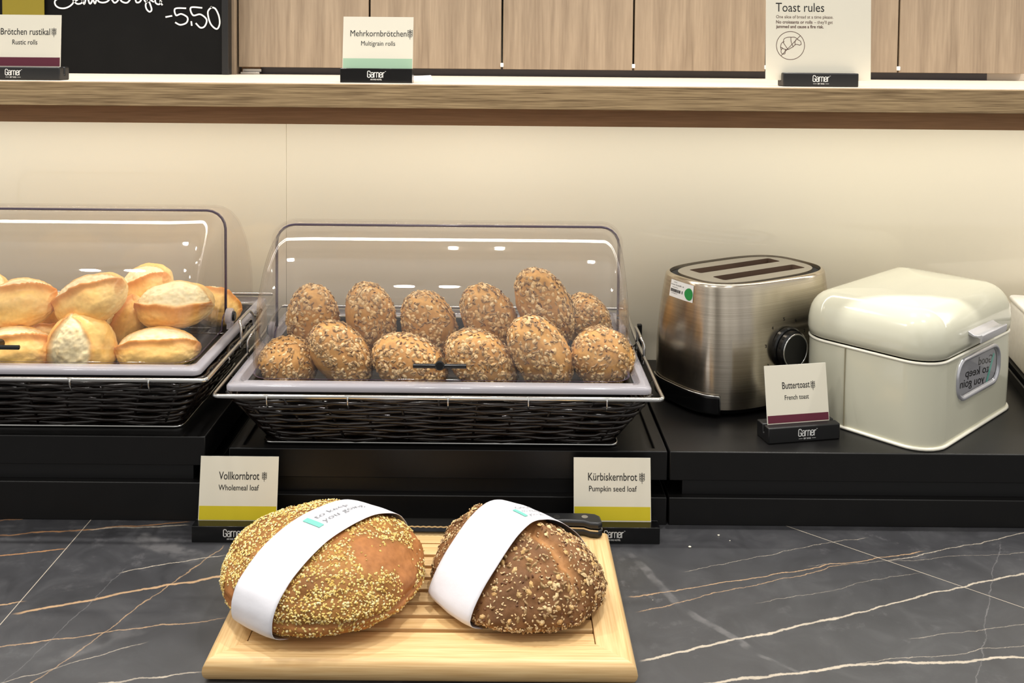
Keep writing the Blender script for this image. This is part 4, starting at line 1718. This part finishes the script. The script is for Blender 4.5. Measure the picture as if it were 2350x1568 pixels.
mb = MB()
ring = [(.78 + .20 * cos(2 * pi * i / 32), .42 + .36 * sin(2 * pi * i / 32)) for i in range(32)]
cvx = mb.b.verts.new(spt(.78, .42))
vs = [mb.b.verts.new(spt(*p)) for p in ring]
for i in range(32):
    mb.b.faces.new((cvx, vs[i], vs[(i + 1) % 32]))
mb.build('green_dot', M['green'], stk, smooth=180)
mb = MB()


def sbar(x0, x1, z0, z1):
    n = 4
    lo = [mb.b.verts.new(spt(x0 + (x1 - x0) * i / n, z0)) for i in range(n + 1)]
    hi = [mb.b.verts.new(spt(x0 + (x1 - x0) * i / n, z1)) for i in range(n + 1)]
    for i in range(n):
        mb.b.faces.new((lo[i], lo[i + 1], hi[i + 1], hi[i]))


rb = random.Random(3)
x = .07
while x < .52:
    wv = rb.choice((.008, .012, .02))
    sbar(x, x + wv, .30, .48)
    x += wv + rb.choice((.008, .012))
sbar(.16, .44, .575, .595)


def sticker_text(s, fx0, fx1, fz, fh):
    cu = bpy.data.curves.new('type', 'FONT')
    cu.body = s
    cu.resolution_u = 2
    o = bpy.data.objects.new('type', cu)
    me = bpy.data.meshes.new_from_object(o)
    xs = [v.co.x for v in me.vertices]
    k = (fx1 - fx0) / (max(xs) - min(xs))
    vs = [mb.b.verts.new(spt(fx0 + (v.co.x - min(xs)) * k, fz + v.co.y / .69 * fh)) for v in me.vertices]
    for p in me.polygons:
        try:
            mb.b.faces.new([vs[i] for i in p.vertices])
        except ValueError:
            pass
    bpy.data.objects.remove(o)
    bpy.data.curves.remove(cu)
    bpy.data.meshes.remove(me)


sticker_text('GWH .', .22, .42, .86, .06)
sticker_text('Services GmbH', .05, .54, .70, .085)
sticker_text('76 156 00117', .14, .44, .19, .06)
mb.build('sticker_print', M['ink'], stk, smooth=0, recalc=False)

# ------------------------------------------------------------------ cream bread box
BU = radians(42.6)
bx0 = Vector((.5825, 1.2926))
BL, BWD = .300, .205
box = thing('bread_box', 'cream enamel bread box with a lid and an oval window beside the toaster', 'bread box', (bx0.x, bx0.y, ZR), BU)
# local: x along the window side, y back along the seam side


def rr(o, z, r=.045, n=8):
    return rrect(o, BL - o, o, BWD - o, max(r - o, .004), n, z)


mb = MB()
mb.loft([rr(.0035, .001), rr(.0025, .006), rr(.001, .06), rr(.0015, .116), rr(.0020, .121), rr(.006, .121), rr(.006, .004)], cap0=False, cap1=False)
bd_ = mb.build('body', M['cream_enamel'], box, smooth=45)
mb = MB()
mb.loft([rr(.0066, .0035), rr(.0066, .0045)])
mb.build('floor_plate', M['cream_enamel'], box)
mb = MB()
mb.tube(rr(.0015, .0026), .0026, 8, True)
mb.build('foot_rim', M['cream_rim'], box, smooth=180)
mb = MB()
mb.tube(rr(.002, .1205), .0022, 8, True)
mb.build('mouth_rim', M['cream_rim'], box, smooth=180)
mb = MB()
lp = [rr(.0045, .1235), rr(.0005, .1255), rr(-.0010, .135), rr(-.0005, .148)]
for k in range(1, 9):
    a_ = pi / 2 * k / 8
    lp.append(rr(.0005 + .040 * (1 - cos(a_)), .150 + .0405 * sin(a_)))
lp.append(rr(.05, .1925, .045))
lp.append(rr(.09, .1935, .05))
mb.loft(lp, cap0=True)
mb.build('lid', M['cream_enamel'], box, smooth=60)
mb = MB()
ysm = .128
mb.box((-.0004, ysm - .0006, .006), (.0022, ysm + .0006, .1185))
mb.build('seam', plain('seam_line', (150, 142, 118), .5), box)
# oval window on the long side: recessed bezel, pane
wc, wz, wl, wh = .150, .0840, .074, .0285


def stad(k, y, n=10):
    """rounded window outline of half length wl-k"""
    return [(wc + x, y, wz + z) for x, z, _ in rrect(-wl + k, wl - k, -wh + k, wh - k, .024 - min(k, .008), n)]


# cut the window opening through the wall of the body
mb = MB()
mb.loft([stad(.001, -.02), stad(.001, .03)])
cut = mb.build('cutter', M['gap'], None)
md = bd_.modifiers.new('opening', 'BOOLEAN')
md.operation = 'DIFFERENCE'
md.object = cut
cut.matrix_world = Matrix.Translation((bx0.x, bx0.y, ZR)) @ Matrix.Rotation(BU, 4, 'Z')
bpy.context.view_layer.update()
me_ = bpy.data.meshes.new_from_object(bd_.evaluated_get(bpy.context.evaluated_depsgraph_get()))
bd_.modifiers.clear()
bd_.data = me_
bpy.data.objects.remove(cut)
md = bd_.modifiers.new('even_shading', 'WEIGHTED_NORMAL')
md.keep_sharp = True
md.weight = 100
mb = MB()
mb.loft([stad(-.0025, .0012), stad(-.0015, -.0012), stad(.001, -.0020), stad(.0045, .0002), stad(.0055, .0018)], cap0=False, cap1=False)
wb = mb.build('window_bezel', M['silver'], box, smooth=60)
mb = MB()
mb.b.faces.new([mb.b.verts.new(p) for p in stad(.0045, .0000)])
mb.build('window_pane', M['pane'], wb, smooth=0)
# lid handle: bent silver strip
hx0, hx1 = .106, .194
mb = MB()
pr = [(.001, .152), (-.003, .150), (-.008, .1475), (-.0135, .1475), (-.019, .150), (-.020, .1485), (-.0195, .141), (-.0180, .1375), (-.016, .1380), (-.0165, .1435), (-.0125, .1450), (-.007, .1445), (-.002, .146), (.001, .147)]
mb.loft([[(hx0, y, z) for y, z in pr], [(hx1, y, z) for y, z in pr]])
mb.build('handle', M['silver'], box, smooth=35, bevel=.0004)
# invented sheet behind the pane: mirrored print paints in the reflection on the window
reflection = thing('painted_reflection', 'white sheet added behind the oval bread box window, its mirrored print a painted reflection', 'reflection', (bx0.x, bx0.y, ZR), BU)
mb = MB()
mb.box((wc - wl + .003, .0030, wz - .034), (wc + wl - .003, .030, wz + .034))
sheet = mb.build('reflection_sheet', plain('reflection_sheet', (172, 170, 173), .6), reflection, bevel=.0008)
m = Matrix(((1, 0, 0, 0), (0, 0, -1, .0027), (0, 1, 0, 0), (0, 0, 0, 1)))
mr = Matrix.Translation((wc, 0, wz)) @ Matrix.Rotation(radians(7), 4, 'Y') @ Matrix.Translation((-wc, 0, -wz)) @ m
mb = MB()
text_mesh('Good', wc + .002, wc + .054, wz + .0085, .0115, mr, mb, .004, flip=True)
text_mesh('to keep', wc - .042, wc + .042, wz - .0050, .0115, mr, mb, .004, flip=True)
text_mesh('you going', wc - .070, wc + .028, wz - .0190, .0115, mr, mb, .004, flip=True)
mb.build('mirrored_lettering', M['ink'], sheet, smooth=0, recalc=False)
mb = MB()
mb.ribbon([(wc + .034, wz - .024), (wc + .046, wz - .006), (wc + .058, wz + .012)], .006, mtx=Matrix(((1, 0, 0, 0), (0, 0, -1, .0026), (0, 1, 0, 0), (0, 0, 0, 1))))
mb.build('mirrored_bar', M['teal'], sheet, smooth=0, recalc=False)

# white box on a black tray at the far end of the riser
tr_ = thing('white_box', 'white box with rounded edges on a black tray at the far end of the riser', 'box', (.832, 1.50, ZR + .022), radians(-14))
mb = MB()
slab(mb, 0, .30, 0, .17, 0, .098, .012, .006, 4)
mb.build('box_body', M['white_box'], tr_, smooth=40)
mb = MB()
slab(mb, -.001, .301, -.001, .171, .0985, .107, .013, .003, 4)
mb.build('box_lid', M['white_box'], tr_, smooth=40)
ty_ = thing('black_tray', 'black tray under the white box at the far end of the riser', 'tray', (.832, 1.50, ZR), radians(-14))
mb = MB()
lo = lambda o, z: rrect(-.014 + o, .32 - o, -.014 + o, .185 - o, .01, 4, z)
mb.loft([lo(.004, 0), lo(0, .020), lo(.003, .020), lo(.008, .0035)])
mb.build('tray_body', M['matt_black'], ty_, smooth=30)
mb = MB()
lo2 = lambda o, z: rrect(-.004 + o, .31 - o, -.004 + o, .175 - o, .01, 4, z)
mb.loft([lo2(0, .0035), lo2(0, .0218)])
mb.build('tray_riser', M['matt_black'], ty_, smooth=30)

# ------------------------------------------------------------------ cutting board
BX0, BX1, BY0, BY1, BT = -.2985, .1440, .9670, 1.243, .023
bo = thing('cutting_board', 'bamboo bread board with a slatted crumb grid carrying two wrapped loaves', 'cutting board', ((BX0 + BX1) / 2, BY0, 0))
cxb = (BX0 + BX1) / 2
hw_, dpt = (BX1 - BX0) / 2, BY1 - BY0
ix0, ix1, iy0, iy1 = -.2615 - cxb, .1045 - cxb, 1.001 - BY0, 1.207 - BY0


def bar_profile(side, k):
    pass


# frame of four mitred bars with bull-nosed outer edge
def frame_bar(p0, p1, q0, q1):
    """p0,p1 outer corners, q0,q1 inner corners (x, y)"""
    r = BT / 2
    loops = []
    out_dir = None
    P0, P1, Q0, Q1 = map(Vector, (p0, p1, q0, q1))
    secs = []
    n = 8
    for (P, Q) in ((P0, Q0), (P1, Q1)):
        d = (P - Q)
        lp = [(Q.x, Q.y, 0.0)]
        L_ = max(abs(d.x), abs(d.y))
        # distance outward measured along the diagonal
        for k in range(n + 1):
            a = -pi / 2 + pi * k / n
            f = 1 - (r * .72) * (1 - cos(a)) / min(abs(d.x), abs(d.y))
            z = r + r * sin(a)
            lp.append((Q.x + d.x * f, Q.y + d.y * f, z))
        lp.append((Q.x, Q.y, BT))
        secs.append(lp)
    mb = MB()
    mb.loft(secs)
    return mb


oc = [(-hw_, 0), (hw_, 0), (hw_, dpt), (-hw_, dpt)]
ic = [(ix0, iy0), (ix1, iy0), (ix1, iy1), (ix0, iy1)]
for i in range(4):
    j = (i + 1) % 4
    o = frame_bar(oc[i], oc[j], ic[i], ic[j]).build('frame_bar', M['bamboo'] if i % 2 == 0 else M['bamboo_y'], bo, smooth=50)
mb = MB()
mb.box((ix0, iy0, .002), (ix1, iy1, .009))
mb.build('crumb_tray', M['bamboo'], bo)
ns = 8
pit = (iy1 - iy0 - .0008) / ns
for k in range(ns):
    mb = MB()
    y0 = iy0 + .0008 + pit * k
    y1 = y0 + pit * .73 if k < ns - 1 else iy1 - .0008
    mb.box((ix0 + .0009, y0, .0105), (ix1 - .0009, y1, BT - .0006))
    mb.build('slat', M['bamboo'], bo, bevel=.0008)
mb = MB()
for x in (ix0 + .02, (ix0 + ix1) / 2, ix1 - .02):
    mb.box((x - .009, iy0 + .001, .009), (x + .009, iy1 - .001, .0106))
mb.build('slat_support', M['bamboo_y'], bo)

# ------------------------------------------------------------------ two loaves in paper bands


def loaf(label, loc, rz, L, W, Hh, cols3, seed, kind, skip):
    off = Vector((seed * 2.3, seed * 4.1, 0))
    c1, c2, c3, cb_ = [lin(c) for c in cols3]

    def shape(d):
        k = 1 + .035 * fbm(d + off, 1.3)
        x, y = d.x * L * k, d.y * W * k
        eq = .028 if kind == 'a' else .017
        if d.z >= 0:
            if kind == 'b':
                y *= 1 - .44 * d.z
                x *= 1 + .10 * d.z * (1 if d.x > 0 else .4)
            z = eq + (Hh - eq) * (abs(d.z) ** .92) * k
        else:
            z = eq - eq * min(1, abs(d.z) * 1.35)
            f = 1 - (.22 if kind == 'a' else .12) * max(0, abs(d.z) - .3)
            x *= f
            y *= f
        return Vector((x, y, max(z, 0)))

    def surf(d):
        p = shape(d)
        nrm = Vector((d.x / L, d.y / W, d.z / Hh)).normalized()
        e = fbm(d + off, 3.2, 4)
        p += nrm * (.0028 * e + .0010 * fbm(d + off, 9, 3))
        bald = 0
        if kind == 'a':
            # bare patches on the crown and two tears
            bald = max(0, min(1, (fbm(d + off + Vector((3, 1, 0)), 1.7, 2) - .22) * 3.5)) * (1 if d.z > -.1 else 0)
            edge = math.exp(-((d.z - .02) / .05) ** 2) * (1 if (d.x * .8 - d.y * .6) > .2 else 0)
            p -= nrm * .003 * edge
            if d.z < .02 and d.z > -.5 and (d.y < .2 or d.x > .3):
                bald = max(bald, .75)
            cr = max(0, mn.noise((d + off) * 6) - .35) * bald
            p -= nrm * .010 * cr
        else:
            s_ = abs(d.y + .09)
            cleft = math.exp(-(s_ / .12) ** 2) * min(1, max(0, d.z) * 1.5) * (1 if d.x > -.1 else .2)
            rid = math.exp(-((d.y - .16) / .11) ** 2) * max(0, d.z)
            rid2 = math.exp(-((d.y + .34) / .11) ** 2) * max(0, d.z)
            p += nrm * (-.0085 * cleft + .004 * rid + .003 * rid2 + (.0016 + .002 * cleft) * fbm(d + off, 8, 4))
            bald = cleft
        t = .5 + .6 * fbm(d + off, 2.4, 4)
        c = mixc(c1, c2, t)
        c = mixc(c, c3, bald * .7)
        if d.z < 0:
            c = mixc(c, cb_, min(1, -d.z * 1.6))
        return p, c, bald, nrm
    t = thing('bread_loaf', label, 'bread', loc, rz)
    mb, cols = ball(lambda d: surf(d)[:2], 110, 80, 'X')
    mb.build('crust', M['crust'], t, smooth=180, colors=cols)
    rnd = random.Random(seed)
    ms = MB()
    cs = []
    if kind == 'a':
        corn = [lin(c) for c in ((246, 224, 150), (238, 208, 124), (252, 238, 184), (222, 188, 104))]
        tot = 13000
    else:
        corn = None
        tot = 3800
    for _ in range(tot):
        z = rnd.uniform(-.62 if kind == 'a' else -.42, 1)
        th = rnd.uniform(0, 2 * pi)
        r = sqrt(1 - z * z)
        d = Vector((r * cos(th), r * sin(th), z))
        if skip[0] + .04 < d.x < skip[1] - .04 and z > -.5:
            continue
        p, c, bald, nrm = surf(d)
        if rnd.random() < bald * .97:
            continue
        if p.z < .006:
            continue
        if kind == 'a':
            den = .5 + 1.1 * fbm(d + off, 2.2, 2)
            if rnd.random() > .80 + den:
                continue
            s_ = rnd.uniform(.0009, .0020)
            flake(ms, cs, p + nrm * .0006, nrm, s_, s_ * rnd.uniform(.55, .9), s_ * .6, rnd.choice(corn), rnd)
        else:
            q = rnd.random()
            if q < .075 and z > .0:
                flake(ms, cs, p + nrm * .0008, nrm, rnd.uniform(.0034, .0050), rnd.uniform(.0022, .0032), .0013, rnd.choice(OAT), rnd)
            elif q < .72:
                flake(ms, cs, p + nrm * .0006, nrm, rnd.uniform(.0014, .0019), rnd.uniform(.0008, .0011), .0008, rnd.choice([lin((238, 214, 172)), lin((226, 194, 146))]), rnd)
            elif q < .86:
                flake(ms, cs, p + nrm * .0006, nrm, rnd.uniform(.0034, .0044), rnd.uniform(.0014, .0018), .0016, rnd.choice(SUN), rnd)
            else:
                flake(ms, cs, p + nrm * .0004, nrm, .0022, .0012, .001, rnd.choice(FLAX), rnd)
    so = ms.build('seed_topping' if kind == 'b' else 'corn_topping', M['seed'], t, smooth=0, colors=cs, recalc=False)
    so['kind'] = 'stuff'
    return t, shape


def band(label, loc, rz, shape, s0, s1, L, W, Hh, print_s, print_phi, words, skew=0.0, extra=0.0):
    """paper strip laid round the loaf across its long axis; print along it"""
    t = thing('paper_band', label, 'paper band', loc, rz)
    nS, nP = 14, 60

    def prof(s, ph):
        # point of the loaf's section at axial fraction s, angle ph round the axis
        r = sqrt(max(0, 1 - s * s))
        return shape(Vector((s, -r * cos(ph), r * sin(ph))))

    sm = (s0 + s1) / 2

    def bp(s, ph, off=.0022):
        p = prof(s, ph)
        q = prof(sm + (s - sm) * .35, ph)
        # the paper is taut: it bridges towards the fuller section
        y = q.y * .55 + p.y * .45
        z = q.z * .55 + p.z * .45
        g = Vector((0, -cos(ph), sin(ph)))
        wv = .0011 * mn.noise(Vector((s * 6, ph * 1.5, L * 100)))
        return Vector((s * L + skew * sin(ph), y, max(z, .0008))) + g * (off + extra + .0012 + wv)
    ph0, ph1 = radians(-34), radians(214)
    mb = MB()
    mb.loft([[bp(s0 + (s1 - s0) * i / nS, ph0 + (ph1 - ph0) * j / nP) for i in range(nS + 1)] for j in range(nP + 1)], closed=False, cap0=False, cap1=False)
    sheet = mb.build('paper_strip', M['paper'], t, smooth=180, solid=(.0005, 1))
    for s_, sc, ph, hgt, wdt in words:
        pass

    def wrap(name, mat, s_, phA, phB, sb, cap):
        # letters run round the loaf, lines stack along its axis
        mb = MB()
        cu = bpy.data.curves.new('type', 'FONT')
        cu.body = s_
        cu.resolution_u = 2
        o = bpy.data.objects.new('type', cu)
        me = bpy.data.meshes.new_from_object(o)
        xs = [v.co.x for v in me.vertices]
        k = (phB - phA) / (max(xs) - min(xs))
        vs = [mb.b.verts.new(bp(sb - v.co.y / .69 * cap, phA + (v.co.x - min(xs)) * k, .0034)) for v in me.vertices]
        for p in me.polygons:
            try:
                mb.b.faces.new([vs[i] for i in p.vertices])
            except ValueError:
                pass
        bpy.data.objects.remove(o)
        bpy.data.curves.remove(cu)
        bpy.data.meshes.remove(me)
        mb.build(name, mat, sheet, smooth=0, recalc=False)
    for s_, phA, phB, sb, cap in words:
        phA, phB = radians(phA), radians(phB)
        if s_ == '|':
            mb = MB()
            n = 8
            a = [mb.b.verts.new(bp(sb + cap * i / n, phA, .0034)) for i in range(n + 1)]
            c = [mb.b.verts.new(bp(sb + cap * i / n, phB, .0034)) for i in range(n + 1)]
            for i in range(n):
                mb.b.faces.new((a[i], c[i], c[i + 1], a[i + 1]))
            mb.build('mint_bar', M['teal'], sheet, smooth=0, recalc=False)
        else:
            wrap('lettering', M['grey_ink'], s_, phA, phB, sb, cap)
    return t


LA = (Vector((-.197, 1.093, BT - .0005)), radians(-33), .1165, .112, .084)
SA, SB = (-.22, .30), (-.46, .26)
LB = (Vector((.0235, 1.100, BT - .0005)), radians(-46), .104, .093, .0875)
la, shA = loaf('round wholemeal loaf crusted with yellow corn grits on the bamboo board', LA[0], LA[1], *LA[2:], ((128, 84, 38), (172, 122, 62), (178, 116, 68), (206, 146, 78)), 11, 'a', SA)
lb, shB = loaf('dark pumpkin seed loaf with oats and sesame on the bamboo board', LB[0], LB[1], *LB[2:], ((98, 66, 40), (146, 102, 62), (206, 152, 96), (184, 136, 80)), 23, 'b', SB)
band('white paper band round the yellow wholemeal loaf', LA[0], LA[1], shA, *SA, *LA[2:], 0, 0,
     [('|', 80, 84, -.12, .22), ('to keep', 86, 113, -.03, .065), ('you going', 86, 121, .075, .065)])
band('white paper band round the dark pumpkin seed loaf', LB[0], LB[1], shB, *SB, *LB[2:], 0, 0,
     [('|', 88, 93, -.07, .20), ('Good', 95, 118, -.06, .06), ('to keep', 95, 122, .04, .06), ('you going', 95, 130, .14, .06)], extra=.0022)

# ------------------------------------------------------------------ bread knife
kn = thing('bread_knife', 'serrated bread knife with a black riveted handle lying behind the dark loaf', 'knife', (.1345, 1.236, BT + .0005), radians(180 - .8))
# local: x from the butt of the handle to the tip, y across the blade (edge towards the room), z up; it lies on its side
mb = MB()
outl = [(.0, .012), (.006, .016), (.016, .0145), (.024, .0095), (.045, .0085), (.08, .010), (.112, .0125), (.118, .012), (.118, -.011), (.09, -.0115), (.05, -.0125), (.02, -.013), (.008, -.011), (.002, -.005)]
KH = .020
mb.loft([[(x, y, 0) for x, y in outl], [(x, y, KH / 2 - .0011) for x, y in outl]])
mb.loft([[(x, y, KH / 2 + .0011) for x, y in outl], [(x, y, KH) for x, y in outl]])
mb.build('handle', M['matt_black'], kn, smooth=35, bevel=.003, seg=3)
mb = MB()
mb.loft([[(x, y * 1.02, KH / 2 - .001) for x, y in outl], [(x, y * 1.02, KH / 2 + .001) for x, y in outl]])
mb.build('tang', M['blade'], kn, smooth=35)
for x in (.022, .058, .096):
    mb = MB()
    mb.disc((x, -.001, KH - .0003), (0, 0, 1), .0042, .0006, 16)
    mb.build('rivet', M['steel_plain'], kn, smooth=35)
mb = MB()
top = [(.112, -.010), (.13, -.010), (.25, -.009), (.30, -.004), (.318, .006)]
bot = []
n = 52
for i in range(n + 1):
    x = .318 - (.318 - .125) * i / n
    bot.append((x, .0107 + .0016 * abs(sin(pi * i * .5))))
bl = top + bot + [(.112, .011)]
mb.loft([[(x, y, KH / 2 - .0009) for x, y in bl], [(x, y, KH / 2 + .0009) for x, y in bl]])
mb.build('blade', M['blade'], kn, smooth=0)

# crumbs on the stone
for k, (px, py, s_) in enumerate([(1649, 1230, .0016), (1583, 1257, .0020), (1675, 1242, .0009), (1498, 1378, .0006)]):
    p = atZ(px, py, 0)
    mb, cols = ball(lambda d: (Vector((d.x * s_, d.y * s_ * .8, d.z * s_ * .55)) * (1 + .3 * mn.noise(d * 2 + Vector((k, 0, 0)))), (0, 0, 0)), 8, 6)
    o = mb.build('bread_crumb', M['card'], None, smooth=0)
    o.location = (p.x, p.y, s_ * .5)
    tag(o, ['tiny pale bread crumb on the stone before the toaster riser', 'pale bread crumb on the stone beside the pumpkin seed sign', 'smallest pale crumb on the stone between two larger crumbs and a vein', 'lone pale speck of crumb on the stone next to the board'][k], 'crumb', 'crumbs on the stone')

# black strip standing at the wall between basket and toaster
a, b_ = atY(1463, 745, 1.69), atY(1472, 838, 1.69)
mb = MB()
mb.box((a.x, 1.688, ZR), (b_.x, 1.696, a.z))
o = mb.build('upright_strip', M['matt_black'], None, bevel=.001)
tag(o, 'narrow black upright strip standing at the cream wall between basket and toaster', 'strip')
